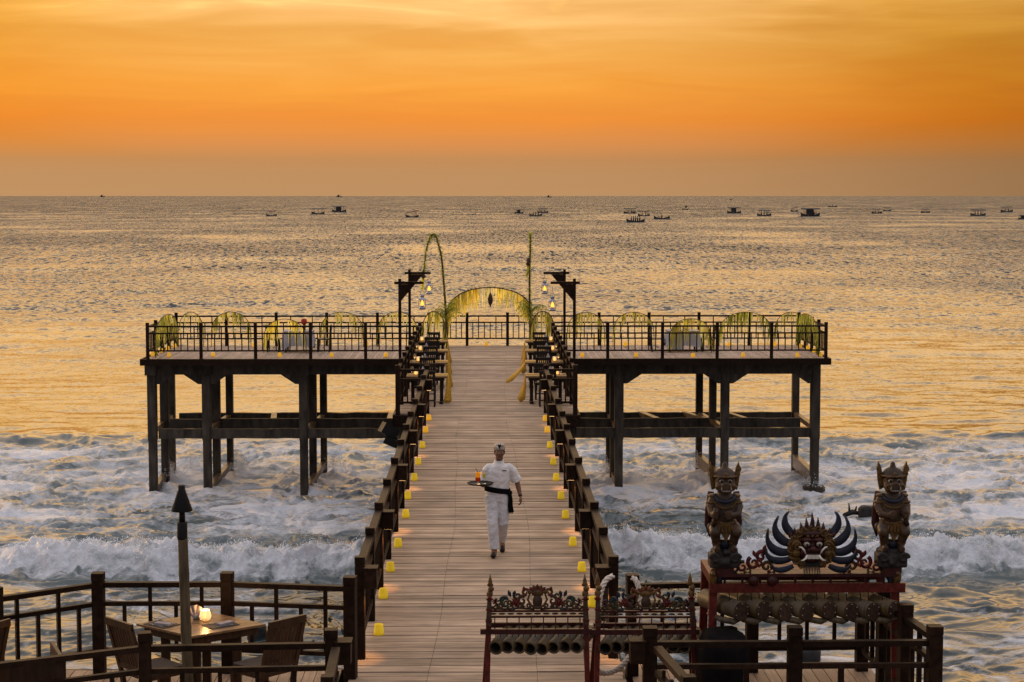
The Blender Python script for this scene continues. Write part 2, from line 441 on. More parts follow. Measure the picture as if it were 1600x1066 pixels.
def union(o, voxel, smooth=2, fac=.5):        # melt overlapping shapes of one mesh into one continuous skin
    m = o.modifiers.new('skin', 'REMESH'); m.mode = 'VOXEL'; m.voxel_size = voxel; m.use_smooth_shade = True
    if smooth:
        k = o.modifiers.new('soft', 'SMOOTH'); k.factor = fac; k.iterations = smooth
    return o
def bake(o):                                   # apply the modifiers without operators
    dg = bpy.context.evaluated_depsgraph_get()
    me = bpy.data.meshes.new_from_object(o.evaluated_get(dg))
    o.modifiers.clear(); old = o.data; o.data = me
    bpy.data.meshes.remove(old)
    return o
ORD = ['nearest', 'second', 'third', 'fourth', 'fifth', 'sixth', 'seventh', 'eighth', 'ninth', 'tenth', 'eleventh', 'twelfth', 'thirteenth', 'fourteenth']

# ------------------------------------------------------------------ sea
SEA = -4.6
def hash2(ix, iy, seed):
    h = (ix.astype(np.int64) * 374761393 + iy.astype(np.int64) * 668265263 + seed * 974634211) & 0x7fffffff
    h = ((h ^ (h >> 13)) * 1274126177) & 0x7fffffff
    h = ((h ^ (h >> 16)) * 668265263) & 0x7fffffff
    return ((h ^ (h >> 15)) & 0xffffff) / float(0xffffff)
def vn(x, y, seed=0):                          # gradient noise, about -1..1
    xi = np.floor(x); yi = np.floor(y); fx = x - xi; fy = y - yi
    u = fx * fx * fx * (fx * (fx * 6 - 15) + 10); v = fy * fy * fy * (fy * (fy * 6 - 15) + 10)
    def g(ax, ay):
        a = hash2(xi + ax, yi + ay, seed) * (2 * math.pi)
        return np.cos(a) * (fx - ax) + np.sin(a) * (fy - ay)
    a = g(0, 0); b = g(1, 0); c = g(0, 1); d = g(1, 1)
    return 1.5 * ((a * (1 - u) + b * u) * (1 - v) + (c * (1 - u) + d * u) * v)
def fbm(x, y, o, seed, gain=.5):
    r = 0; a = 1
    for k in range(o):
        r = r + a * vn(x * 2 ** k, y * 2 ** k, seed + 7 * k); a *= gain
    return r
def sst(a, b, x):
    t = np.clip((x - a) / (b - a), 0, 1); return t * t * (3 - 2 * t)

def build_sea():
    # rows: even steps as seen from the terrace, finer through the breaker
    hh = CAM.z - SEA
    ys = [33.0]
    while ys[-1] < 60000:
        y = ys[-1]
        dy = y * y / (hh * FPX) * 1.25
        if 46.8 < y < 52.6: dy = .048
        elif 52.6 <= y < 75: dy = max(.10, dy * .8)
        ys.append(y + dy)
        if y > 9000: ys[-1] = y * 1.35
    ys = np.array([-80.0, 0.0, 20.0] + ys)
    ang = np.concatenate([np.linspace(-.75, -.335, 12)[:-1], np.linspace(-.335, .335, 860), np.linspace(.335, .75, 12)[1:]])
    ny, nx = len(ys), len(ang)
    Y = np.repeat(ys[:, None], nx, 1)
    X = ang[None, :] * (Y + np.where(Y < 20, 0, 0))
    X = np.where(Y < 33, ang[None, :] * 200, X)
    X = X + .014 * Y
    row = np.gradient(ys)[:, None]
    col = np.abs(Y) * (.67 / 860)
    Z = np.zeros_like(Y)
    # travelling swell and chop, dropped where the grid gets too coarse for it
    def octave(lx, ly, amp, seed, sharp=0.0):
        wgt = sst(1.8, 4.0, ly / np.maximum(row, 1e-3)) * sst(1.5, 3.0, lx / np.maximum(col, 1e-3))
        n_ = vn(X / lx + 3.3 * seed, Y / ly + 1.7 * seed, seed)
        if sharp: n_ = n_ * (1 - sharp) + sharp * (.55 - 1.4 * np.abs(n_))
        return amp * n_ * wgt
    surf = sst(78, 70, Y)                       # 1 inside the surf
    out_ = 1 - surf
    swl = .16 + .84 * sst(90, 150, Y)
    Z += octave(34, 13, .30, 1) * swl
    Z += octave(9, 5.5, .2, 2) * swl
    gust = .75 + .5 * fbm(X / 60, Y / 90, 2, 91)
    calm = 1 - .40 * sst(73, 80, Y) * sst(125, 95, Y)       # smooth water just behind the break
    Z += (octave(3.8, 2.3, .15, 3, .3) + octave(2.0, 1.2, .085, 4, .35) + octave(1.0, .62, .045, 5, .35)) * gust * calm
    Z += octave(.62, .36, .013, 6) * gust * calm
    # scattered short steep wavelets
    st = np.maximum(vn(X / 1.9 + 7, Y / 1.15 + 3, 12) - .12, 0) ** 1.5 + .8 * np.maximum(vn(X / 3.6 + 2, Y / 1.9 + 5, 13) - .2, 0) ** 1.5
    Z += .22 * st * out_ * sst(1.6, 3.2, 1.15 / row) * (.5 + .5 * sst(80, 110, Y)) * np.clip(gust, .3, 1.4)
    # surf: rougher, lumpy white water
    near = sst(47.5, 45, Y)
    mid = surf * (1 - near)
    wx = X + 1.2 * fbm(X / 3.1, Y / 2.4, 2, 21); wy = Y + .9 * fbm(X / 3.3, Y / 2.6, 2, 22)
    lump = 1 - np.abs(vn(wx / 2.6, wy / 1.5, 23)) * 1.6
    Z += mid * (.17 * lump + .14 * vn(wx / 1.05, wy / .6, 24) + .075 * (1 - 1.8 * np.abs(vn(wx / .6, wy / .38, 25))) + .03 * vn(wx / .3, wy / .2, 26) + .016 * vn(wx / .16, wy / .13, 27))
    Z += near * (.085 * vn(wx / 2.4, wy / 1.1, 27) + .062 * vn(wx / .95, wy / .5, 28) + .034 * vn(wx / .42, wy / .25, 29) + .012 * vn(wx / .2, wy / .13, 30))
    # small swell line rearing up behind the platform
    y1 = 74.0 + 1.4 * vn(X / 9, X * 0 + 3.1, 31) + .6 * vn(X / 2.7, X * 0, 32)
    t = Y - y1
    rear = .30 * (.55 + .45 * vn(X / 11, X * 0 + 8, 33)) * np.where(t < 0, sst(-1.3, 0, t), np.exp(-np.maximum(t, 0) / 3.0))
    Z += rear * sst(6, 14, np.abs(X + 2)) 
    # the breaker
    yb = 49.4 + 1.5 * vn(X / 6.5, X * 0 + .4, 41) + .50 * vn(X / 1.9, X * 0 + .7, 42) + .2 * vn(X / .7, X * 0 + .7, 43)
    yb = yb - .05 * np.abs(X)
    t = Y - yb
    amp = .66 * (.80 + .55 * vn(X / 5.0, X * 0 + 5, 44) + .30 * vn(X / 1.6, X * 0 + 2, 45) + .13 * vn(X / .55, X * 0 + 2, 46))
    amp = amp * (1 - .30 * sst(-10.5, -15, X))
    prof = np.where(t < 0, sst(-1.05, -.05, t), np.exp(-np.maximum(t - .1, 0) / 2.4))
    bz = amp * prof
    face = sst(-1.5, -.6, t) * sst(1.6, .2, t)
    bill = fbm(X / .75, (Y + bz) / .75, 4, 51, .6)
    bz += face * (.20 * np.abs(bill) + .10 * fbm(X / .30, (Y + bz) / .30, 3, 55))
    bz -= .10 * np.exp(-((t + 1.7) / .8) ** 2)
    Z += bz
    # white water: how much foam lies where
    ridged = 1 - np.abs(fbm(wx / 2.8, wy / 1.6, 4, 61, .55)) * 1.5
    rid2 = 1 - np.abs(fbm(wx / 1.1, wy / .55, 3, 66, .55)) * 1.6
    patch = fbm(X / 9, Y / 6, 3, 71)
    foam = mid * (.40 + .36 * ridged + .24 * rid2 + .42 * patch)
    foam *= sst(80, 70.5, Y + 3.6 * fbm(X / 7, Y / 2.5, 4, 72))
    nf = (.14 + .34 * sst(.45, .95, rid2) + .34 * sst(.5, .95, ridged) + .38 * patch)
    foam = np.where(Y < 47.8, np.maximum(nf, 0) * .82, foam)
    trough = np.exp(-((t + 1.75) / .55) ** 2)
    foam = foam * (1 - .5 * trough) * (1 - .62 * np.exp(-((t - 3.2) / 2.0) ** 2))
    Z -= .20 * mid
    unb = sst(.35, .7, vn(X / 4.2, X * 0 + 9, 47) + .9 * sst(-11.5, -14.5, X))   # stretches of the face not yet broken
    broke = sst(-1.25 - .2, -.75, t + .35 * bill) * sst(2.6, .5, t)
    broke = broke * (1 - .8 * unb * sst(-.30, -.62, t))
    foam = np.maximum(foam, (.80 + .42 * fbm(X / 1.0, (Y + bz) / .55, 4, 58)) * broke)
    # water piling up and foaming round the legs
    for (px_, py_) in ((-11.4, 61), (-9.56, 61), (-6.26, 61), (4.54, 61), (8.18, 61), (11.28, 61), (-11.4, 63.2), (-9.6, 63.2), (-6.2, 63.2),
                       (4.5, 63.2), (8.05, 63.2), (-11.5, 65.1), (-9.4, 65.1), (-6.0, 65.1), (4.5, 65.1), (7.8, 65.1), (11.3, 65.1)):
        d2 = ((X - px_) ** 2 + ((Y - py_) * .8) ** 2)
        ring = np.exp(-d2 / .45)
        foam = foam + .55 * ring * (1 + .6 * vn(X / .4, Y / .4, 88)); Z += .07 * ring * (1 + .7 * vn(X / .35, Y / .35, 89))
    foam = np.clip(foam, 0, 1.3)
    teal = sst(-1.2, -.2, t) * sst(3.0, .4, t) * .8 + mid * .55
    zz = SEA + Z
    zz[Y < 33] = SEA
    zz[(Y > 3000)] = SEA
    verts = np.stack([X, Y, zz], -1).reshape(-1, 3)
    i = np.arange(ny - 1)[:, None] * nx + np.arange(nx - 1)[None, :]
    quads = np.stack([i, i + 1, i + nx + 1, i + nx], -1).reshape(-1, 4)
    me = bpy.data.meshes.new('sea')
    me.vertices.add(len(verts)); me.vertices.foreach_set('co', verts.ravel())
    me.loops.add(quads.size); me.loops.foreach_set('vertex_index', quads.ravel())
    me.polygons.add(len(quads)); me.polygons.foreach_set('loop_start', np.arange(0, quads.size, 4))
    me.polygons.foreach_set('loop_total', np.full(len(quads), 4))
    me.polygons.foreach_set('use_smooth', np.ones(len(quads), bool))
    me.update(calc_edges=True)
    a = me.attributes.new('foam', 'FLOAT', 'POINT'); a.data.foreach_set('value', foam.ravel().astype(np.float32))
    a = me.attributes.new('teal', 'FLOAT', 'POINT'); a.data.foreach_set('value', np.clip(teal, 0, 1).ravel().astype(np.float32))
    o = bpy.data.objects.new('sea', me); C.objects.link(o); o['kind'] = 'structure'
    return o, len(quads)

def sea_material():
    m = bpy.data.materials.new('sea_water'); m.use_nodes = True
    t = m.node_tree; n = t.nodes; l = t.links; b = n['Principled BSDF']
    ge = n.new('ShaderNodeNewGeometry')
    def noise(scale, detail=3, rough=.5, dist=0.0):
        mp = n.new('ShaderNodeMapping'); mp.inputs['Scale'].default_value = scale
        l.new(ge.outputs['Position'], mp.inputs[0])
        z = n.new('ShaderNodeTexNoise'); z.inputs['Scale'].default_value = 1; z.inputs['Detail'].default_value = detail
        z.inputs['Roughness'].default_value = rough; z.inputs['Distortion'].default_value = dist
        l.new(mp.outputs[0], z.inputs['Vector'])
        return z
    sp = n.new('ShaderNodeSeparateXYZ'); l.new(ge.outputs['Position'], sp.inputs[0])
    def band(a, b_, v0, v1):
        r = n.new('ShaderNodeMapRange'); r.interpolation_type = 'SMOOTHSTEP'
        r.inputs[1].default_value = a; r.inputs[2].default_value = b_; r.inputs[3].default_value = v0; r.inputs[4].default_value = v1
        l.new(sp.outputs['Y'], r.inputs[0]); return r
    # ripple slopes; longer lines farther out
    acc = None
    for scale, det, fn in (((2.6, 5.0, 5.0), 3, [(55, 110, .06, .60)]),
                           ((1.3, .8, .8), 3, [(85, 200, .05, 1.75)]),
                           ((1.2, .16, .16), 4, [(150, 380, .0, 3.6)]),
                           ((.45, .028, .028), 4, [(450, 1300, .0, 5.6)])):
        z = noise(scale, det, .6)
        sb = n.new('ShaderNodeVectorMath'); sb.operation = 'SUBTRACT'; sb.inputs[1].default_value = (.5, .5, .5)
        l.new(z.outputs['Color'], sb.inputs[0])
        bd = band(*fn[0])
        s_ = n.new('ShaderNodeVectorMath'); s_.operation = 'SCALE'
        l.new(sb.outputs[0], s_.inputs[0]); l.new(bd.outputs[0], s_.inputs['Scale'])
        if acc is None: acc = s_
        else:
            a = n.new('ShaderNodeVectorMath'); a.operation = 'ADD'
            l.new(acc.outputs[0], a.inputs[0]); l.new(s_.outputs[0], a.inputs[1]); acc = a
    # wind patches
    gu = noise((.022, .016, .016), 3, .5, .4)
    gm = n.new('ShaderNodeMapRange'); gm.inputs[1].default_value = .32; gm.inputs[2].default_value = .68; gm.inputs[3].default_value = .40; gm.inputs[4].default_value = 1.75
    l.new(gu.outputs['Fac'], gm.inputs[0])
    ga = n.new('ShaderNodeVectorMath'); ga.operation = 'SCALE'; l.new(acc.outputs[0], ga.inputs[0]); l.new(gm.outputs[0], ga.inputs['Scale']); acc = ga
    # seen this low, the wave sides that face the viewer's shore are the ones in view
    ab = n.new('ShaderNodeVectorMath'); ab.operation = 'ABSOLUTE'; l.new(acc.outputs[0], ab.inputs[0])
    abm = n.new('ShaderNodeVectorMath'); abm.operation = 'MULTIPLY'; abm.inputs[1].default_value = (0, -1.5, 0); l.new(ab.outputs[0], abm.inputs[0])
    fl = n.new('ShaderNodeVectorMath'); fl.operation = 'MULTIPLY_ADD'; fl.inputs[1].default_value = (1.2, .35, 0)
    l.new(acc.outputs[0], fl.inputs[0]); l.new(abm.outputs[0], fl.inputs[2])
    an = n.new('ShaderNodeVectorMath'); an.operation = 'ADD'
    l.new(ge.outputs['Normal'], an.inputs[0]); l.new(fl.outputs[0], an.inputs[1])
    nn = n.new('ShaderNodeVectorMath'); nn.operation = 'NORMALIZE'; l.new(an.outputs[0], nn.inputs[0])
    # foam
    at = n.new('ShaderNodeAttribute'); at.attribute_name = 'foam'
    f1 = noise((1.7, 5.5, 3.0), 7, .70, 1.1); f2 = noise((8, 15, 13), 6, .72, .6)
    fa = n.new('ShaderNodeMath'); fa.operation = 'MULTIPLY_ADD'; fa.inputs[1].default_value = .95
    l.new(f1.outputs['Fac'], fa.inputs[0]); l.new(at.outputs['Fac'], fa.inputs[2])
    fb = n.new('ShaderNodeMath'); fb.operation = 'MULTIPLY_ADD'; fb.inputs[1].default_value = .75
    l.new(f2.outputs['Fac'], fb.inputs[0]); l.new(fa.outputs[0], fb.inputs[2])
    fm = n.new('ShaderNodeMapRange'); fm.interpolation_type = 'SMOOTHSTEP'
    fm.inputs[1].default_value = 1.08; fm.inputs[2].default_value = 2.0
    l.new(fb.outputs[0], fm.inputs[0])
    te = n.new('ShaderNodeAttribute'); te.attribute_name = 'teal'
    wc = n.new('ShaderNodeMix'); wc.data_type = 'RGBA'
    wc.inputs['A'].default_value = (.014, .023, .024, 1); wc.inputs['B'].default_value = (.13, .155, .155, 1)
    l.new(te.outputs['Fac'], wc.inputs['Factor'])
    fc = n.new('ShaderNodeMix'); fc.data_type = 'RGBA'
    fc.inputs['B'].default_value = (.72, .715, .745, 1)
    l.new(fm.outputs[0], fc.inputs['Factor']); l.new(wc.outputs['Result'], fc.inputs['A'])
    l.new(fc.outputs['Result'], b.inputs['Base Color'])
    rg = n.new('ShaderNodeMapRange'); rg.inputs[3].default_value = .09; rg.inputs[4].default_value = .42
    l.new(fm.outputs[0], rg.inputs[0]); l.new(rg.outputs[0], b.inputs['Roughness'])
    b.inputs['IOR'].default_value = 1.38
    bp = n.new('ShaderNodeBump'); bp.inputs['Strength'].default_value = .85; bp.inputs['Distance'].default_value = .10
    l.new(fb.outputs[0], bp.inputs['Height']); l.new(nn.outputs[0], bp.inputs['Normal'])
    # only white water is rough at this small scale
    mb = n.new('ShaderNodeMix'); mb.data_type = 'VECTOR'
    l.new(fm.outputs[0], mb.inputs['Factor']); l.new(nn.outputs[0], mb.inputs[4]); l.new(bp.outputs[0], mb.inputs[5])
    l.new(mb.outputs[1], b.inputs['Normal'])
    MATS['sea_water'] = m
    return m
sea, sea_n = build_sea()
def build_spray():
    # droplets thrown up along the crest and round the legs: too many to count
    rs = np.random.RandomState(4); pts = []
    co = np.empty(len(sea.data.vertices) * 3, np.float32); sea.data.vertices.foreach_get('co', co); co = co.reshape(-1, 3)
    fo = np.empty(len(co), np.float32); sea.data.attributes['foam'].data.foreach_get('value', fo)
    cr = np.where((co[:, 1] > 46.8) & (co[:, 1] < 51.8) & (co[:, 2] > SEA + .26) & (fo > .45) & (np.abs(co[:, 0]) < 19))[0]
    pick = rs.choice(cr, 22000)
    lift = np.clip(fbm(co[pick, 0] / .9, co[pick, 0] * 0 + 4.0, 3, 77), -.3, 1) + .45
    base = co[pick] + rs.normal(0, .06, (22000, 3)); base[:, 2] += np.abs(rs.normal(0, .085, 22000)) * lift
    pts.append(base)
    for (x, y_) in ((-11.3, 63.3), (-9.1, 65.2), (-5.6, 65.1), (-8.9, 64.6), (4.3, 63.5), (11.3, 61), (7.7, 64.9), (-10.8, 65.0)):
        n_ = 1100; a = rs.rand(n_) * 2 * np.pi; r_ = np.abs(rs.normal(0, .28, n_))
        pts.append(np.stack([x + r_ * np.cos(a), y_ + r_ * np.sin(a), SEA + .15 + np.abs(rs.normal(0, .34, n_)) * np.exp(-r_ * 2.2)], -1))
    p = np.concatenate(pts); n_ = len(p); sz = (.004 + .010 * rs.rand(n_) ** 3)[:, None]
    tet = np.array([(1, 1, 1), (-1, -1, 1), (-1, 1, -1), (1, -1, -1)], float)
    v = (p[:, None, :] + tet[None] * sz[:, None, :]).reshape(-1, 3)
    f = (np.arange(n_)[:, None, None] * 4 + np.array([(0, 1, 3), (0, 2, 1), (0, 3, 2), (1, 2, 3)])[None]).reshape(-1, 3)
    me = bpy.data.meshes.new('sea_spray'); me.from_pydata(v.tolist(), [], f.tolist())
    me.materials.append(MATS['foam_drop'])
    o = bpy.data.objects.new('sea_spray', me); C.objects.link(o); o['kind'] = 'stuff'
material('foam_drop', (.85, .85, .87), .6, .05, (9, 9, 9), 0, 0)
build_spray()
sea.data.materials.append(sea_material())

# ------------------------------------------------------------------ pier
PW = 1.56          # half width of the walkway
PB = 2.32          # half width where the tables stand
Y_WIDE = 44.9      # the deck widens here
WF, WB = 60.05, 65.45   # front and back of the wings
rnd = random.Random(5)
pier = thing('pier', 'long weathered timber pier running out to sea between two dark railings', 'pier', (0, 19.2, 0))
def seam(i, y):    # the wandering joint lines of the boards
    return (-.62 + .07 * math.sin(y * .23 + 1) + .02 * math.sin(y * .9), .58 + .09 * math.sin(y * .19 + 2.2) + .02 * math.sin(y * .7))[i]
def plank_mb(y, hw, t=.034):
    mb = MB(); wd = .152
    a = seam(0, y); b = seam(1, y)
    xs = [-hw + rnd.uniform(-.02, .02), a, b, hw + rnd.uniform(-.02, .02)]
    dz = rnd.uniform(-.007, .006); g0 = rnd.uniform(-.001, .006); g1 = rnd.uniform(-.001, .006)
    for k in range(3):
        z = dz + rnd.uniform(-.002, .002)
        x0, x1 = xs[k] + .0022, xs[k + 1] - .0022
        mb.prism_y([(x0, z - t), (x1, z - t), (x1, z), (x0, z)], -wd / 2 + g0, wd / 2 - g1)
    return mb
y = 19.25
while y < WB:
    hw = PW if y < Y_WIDE else PB
    if hw == PB and y > WF - .1: hw = PB - .02
    me = plank_mb(y, hw).mesh('plank', 'deck_wood')
    piece('plank', me, pier, (0, y, 0))
    y += .158
for sx in (-1, 1):
    b = MB(); b.box(sx * PW - .05, sx * PW + .05, 19.2, Y_WIDE - .02, -.30, -.04); b.build('edge_beam', 'rail_wood', pier)
    b = MB(); b.box(sx * PB - .05, sx * PB + .05, Y_WIDE, WF - .1, -.34, -.04); b.build('edge_beam', 'rail_wood', pier)
    b = MB(); b.box(min(sx * PW, sx * PB), max(sx * PW, sx * PB), Y_WIDE - .1, Y_WIDE, -.32, -.04); b.build('end_beam', 'rail_wood', pier)
    for yy in (24, 30, 36, 42, 45.6, 51, 56.5):
        xx = sx * (1.35 if yy < 45 else 2.1)
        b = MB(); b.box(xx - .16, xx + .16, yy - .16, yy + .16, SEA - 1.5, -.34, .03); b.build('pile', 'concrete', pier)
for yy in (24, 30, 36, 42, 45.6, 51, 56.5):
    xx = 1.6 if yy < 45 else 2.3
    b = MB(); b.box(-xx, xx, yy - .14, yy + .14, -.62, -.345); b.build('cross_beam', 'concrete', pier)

# ------------------------------------------------------------------ platform wings on concrete legs
def wing(sx, label):
    t = thing('sea_platform', label, 'platform', (sx * 6.8, WF, 0))
    x0, x1 = (PB + .01, 11.53)
    n = int((x1 - x0) / .127)
    me = MB().box(-.060, .060, 0, WB - WF, -.034, 0).mesh('plank', 'deck_wood_long')
    for i in range(n):
        piece('plank', me, t, (sx * (x0 + .064 + i * .127), WF, rnd.uniform(-.004, .003)))
    L_ = lambda xa, xb: (min(sx * xa, sx * xb), max(sx * xa, sx * xb))
    a, b_ = L_(x0 - .2, x1 + .02)
    MB().box(a, b_, WF - .13, WF - .005, -.205, .012).build('fascia', 'rail_wood', t)
    MB().box(a, b_, WB + .005, WB + .1, -.2, .0).build('fascia', 'rail_wood', t)
    a, b_ = L_(x1 + .025, x1 + .08)
    MB().box(a, b_, WF - .13, WB + .1, -.205, .012).build('fascia', 'rail_wood', t)
    for yy in (61, 63.2, 65.1):
        a, b_ = L_(x0 - .25, x1 - .25)
        MB().box(a, b_, yy - .16, yy + .16, -.60, -.21).build('deck_beam', 'concrete', t)
    return t
wl = wing(-1, 'left wing platform of the pier on dark concrete legs, with the white clothed table')
wr = wing(1, 'right wing platform of the pier on dark concrete legs, behind the carved statues')
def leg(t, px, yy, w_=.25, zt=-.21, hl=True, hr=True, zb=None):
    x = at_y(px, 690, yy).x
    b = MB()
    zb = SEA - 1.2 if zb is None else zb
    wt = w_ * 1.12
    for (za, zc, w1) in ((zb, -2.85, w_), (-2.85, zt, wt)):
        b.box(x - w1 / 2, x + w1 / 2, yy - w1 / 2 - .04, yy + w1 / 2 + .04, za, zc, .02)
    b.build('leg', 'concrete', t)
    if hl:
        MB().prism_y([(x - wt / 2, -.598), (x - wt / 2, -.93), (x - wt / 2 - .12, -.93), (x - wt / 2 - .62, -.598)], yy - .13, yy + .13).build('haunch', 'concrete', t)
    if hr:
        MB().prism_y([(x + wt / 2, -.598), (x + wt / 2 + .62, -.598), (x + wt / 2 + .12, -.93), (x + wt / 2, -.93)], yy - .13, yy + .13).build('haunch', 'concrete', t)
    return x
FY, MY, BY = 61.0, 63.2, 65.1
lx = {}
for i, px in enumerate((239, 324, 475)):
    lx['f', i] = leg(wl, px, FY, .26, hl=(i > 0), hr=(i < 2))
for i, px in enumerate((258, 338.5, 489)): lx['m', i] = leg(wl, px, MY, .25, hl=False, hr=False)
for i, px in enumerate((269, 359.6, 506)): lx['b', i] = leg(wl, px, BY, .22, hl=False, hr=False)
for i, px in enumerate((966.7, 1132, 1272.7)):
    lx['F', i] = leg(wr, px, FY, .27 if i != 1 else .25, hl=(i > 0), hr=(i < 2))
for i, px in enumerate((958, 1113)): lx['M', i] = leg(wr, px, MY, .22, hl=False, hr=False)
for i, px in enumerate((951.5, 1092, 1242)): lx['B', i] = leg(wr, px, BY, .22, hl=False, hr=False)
# capitals on the front legs of the left wing
for i in range(3):
    x = lx['f', i]
    MB().box(x - .2, x + .2, FY - .26, FY + .1, -.62, -.225).build('corbel', 'concrete', wl)
# ring beams half way down, running along and across
for (t, sx, xe) in ((wl, -1, -11.2), (wr, 1, 11.15)):
    for yy, z0 in ((FY, -2.80), (MY, -2.74), (BY, -2.76)):
        a, b_ = (xe, -2.55) if sx < 0 else (2.55, xe)
        mb = MB(); nseg = 16
        rr = random.Random(int(yy * 10) + sx)
        xs = [a + (b_ - a) * k / nseg for k in range(nseg + 1)]
        top = [z0 + .33 + rr.uniform(-.016, .016) for _ in xs]; bot = [z0 + rr.uniform(-.012, .012) for _ in xs]
        vs_ = []
        for x, tz, bz in zip(xs, top, bot):
            vs_ += [(x, yy - .11, bz), (x, yy + .11, bz), (x, yy + .11, tz), (x, yy - .11, tz)]
        fs = [(3, 2, 1, 0), tuple(4 * nseg + k for k in range(4))]
        for k in range(nseg):
            for q_ in range(4):
                fs.append((4 * k + q_, 4 * k + (q_ + 1) % 4, 4 * k + 4 + (q_ + 1) % 4, 4 * k + 4 + q_))
        mb.add(vs_, fs); mb.build('ring_beam', 'concrete', t)
    def tie(xa, ya, xb, yb, z, w_=.17, mat='wet_concrete', h=.17, nm='tie_beam'):
        MB().bar((xa, ya, z), (xb, yb, z), w_, h).build(nm, mat, t)
    k = ('f', 'm', 'b') if sx < 0 else ('F', 'M', 'B')
    if sx < 0:
        for i in range(3): tie(lx['f', i], FY, lx['b', i] if i < 2 else lx['b', 2], BY, -2.55)
        tie(-7.55, MY, -7.75, BY, -2.50, .2); tie(-3.42, MY, -3.45, BY, -2.50, .25)
        for i in range(3):
            MB().bar((lx['f', i] + .05, FY, -4.55), (lx['b', i], BY, -4.3), .18, .22).build('foot_brace', 'wet_concrete', wl)
    else:
        tie(lx['F', 0], FY, lx['B', 0], BY, -2.55); tie(lx['F', 1], FY, lx['B', 1], BY, -2.5); tie(lx['F', 2], FY, lx['B', 2], BY, -2.5)
        tie(6.05, MY, 5.65, BY, -2.48, .22); tie(9.2, MY, 8.75, BY, -2.48, .2); tie(7.75, MY, 7.25, BY, -2.48, .2)
        MB().bar((lx['F', 2], FY, -4.25), (lx['B', 2], BY, -4.2), .2, .46).build('foot_brace', 'wet_concrete', wr)
        MB().bar((lx['F', 1], FY, -4.35), (lx['B', 1], BY, -4.15), .2, .4).build('foot_brace', 'wet_concrete', wr)
        MB().bar((lx['F', 0], FY, -4.5), (lx['B', 0], BY, -4.3), .16, .2).build('foot_brace', 'wet_concrete', wr)
        MB().box(lx['F', 2] - .34, lx['F', 2] + .34, FY - .34, FY + .34, SEA - .5, SEA + .1, .08).build('footing', 'concrete', wr)

# ------------------------------------------------------------------ railings
def railing(pts, label, zs=(1.09, .855, .27), posts=True, ends=(True, True), height=1.22, pw=.105, rh=.05, rw=.075, nb=7, bal=(.035, .855, .27),
            full=0, group=None, spacing=None, name='railing', lean_top=True, cap=True, tall_every=0, base=0.0):
    """pts: post positions (x, y); rails between neighbours; nb slim bars per bay, some reaching the top rail"""
    t = thing(name, label, 'railing', (pts[0][0], pts[0][1], base), group)
    pm = MB().box(-pw / 2, pw / 2, -pw / 2, pw / 2, -.16, height - .10, .008)
    pm.box(-pw / 2 + .006, pw / 2 - .006, -pw / 2 + .006, pw / 2 - .006, height - .10, height - .085)
    pm.box(-pw / 2 - .003, pw / 2 + .003, -pw / 2 - .003, pw / 2 + .003, height - .085, height, .012)
    pme = pm.mesh('post', 'rail_wood')
    bw = bal[0] / 2
    bme = MB().box(-bw, bw, -bw, bw, bal[2] + rh / 2 - .02, bal[1] - rh / 2 + .005).mesh('baluster', 'rail_wood')
    bmt = MB().box(-bw, bw, -bw, bw, bal[1] + rh / 2 - .003, zs[0] - rh / 2 + .005).mesh('baluster', 'rail_wood')
    for i, p in enumerate(pts):
        if (i == 0 and not ends[0]) or (i == len(pts) - 1 and not ends[1]): continue
        a = 0
        q_ = pts[i + 1] if i + 1 < len(pts) else p
        r_ = pts[i - 1] if i else p
        a = math.atan2(q_[1] - r_[1], q_[0] - r_[0])
        piece('post', pme, t, (p[0], p[1], base), (0, 0, a))
    for i in range(len(pts) - 1):
        a, b_ = Vector((*pts[i], base)), Vector((*pts[i + 1], base))
        d = (b_ - a); Ln = d.length; d.normalize(); ang = math.atan2(d.y, d.x)
        o1 = pw / 2 - .004
        for j, z in enumerate(zs):
            hh_ = rh if j else rh * 1.15
            me = MB().box(o1, Ln - o1, -rw / 2 if j == 0 else -rw / 2 + .012, rw / 2 if j == 0 else rw / 2 - .012, -hh_ / 2, hh_ / 2).mesh('rail', 'rail_wood')
            piece('rail', me, t, (a.x, a.y, base + z), (0, 0, ang))
        for k in range(nb):
            f_ = (k + 1) / (nb + 1)
            p = a + d * (Ln * f_)
            piece('baluster', bme, t, (p.x, p.y, base), (0, 0, ang))
            if full and (k % full == full // 2): piece('baluster', bmt, t, (p.x, p.y, base), (0, 0, ang))
    return t
PY = [20.93, 22.8, 24.7, 26.77, 28.97, 31.18, 33.25, 35.25, 37.45, 40.0, 42.5, 44.95]
XR = 1.50
rail_l = railing([(-XR, y_) for y_ in PY], 'dark wooden railing along the left side of the walkway with lamp boxes', pw=.115, rw=.10, rh=.06)
rail_r = railing([(XR, y_) for y_ in PY], 'dark wooden railing along the right side of the walkway with lamp boxes', pw=.115, rw=.10, rh=.06)
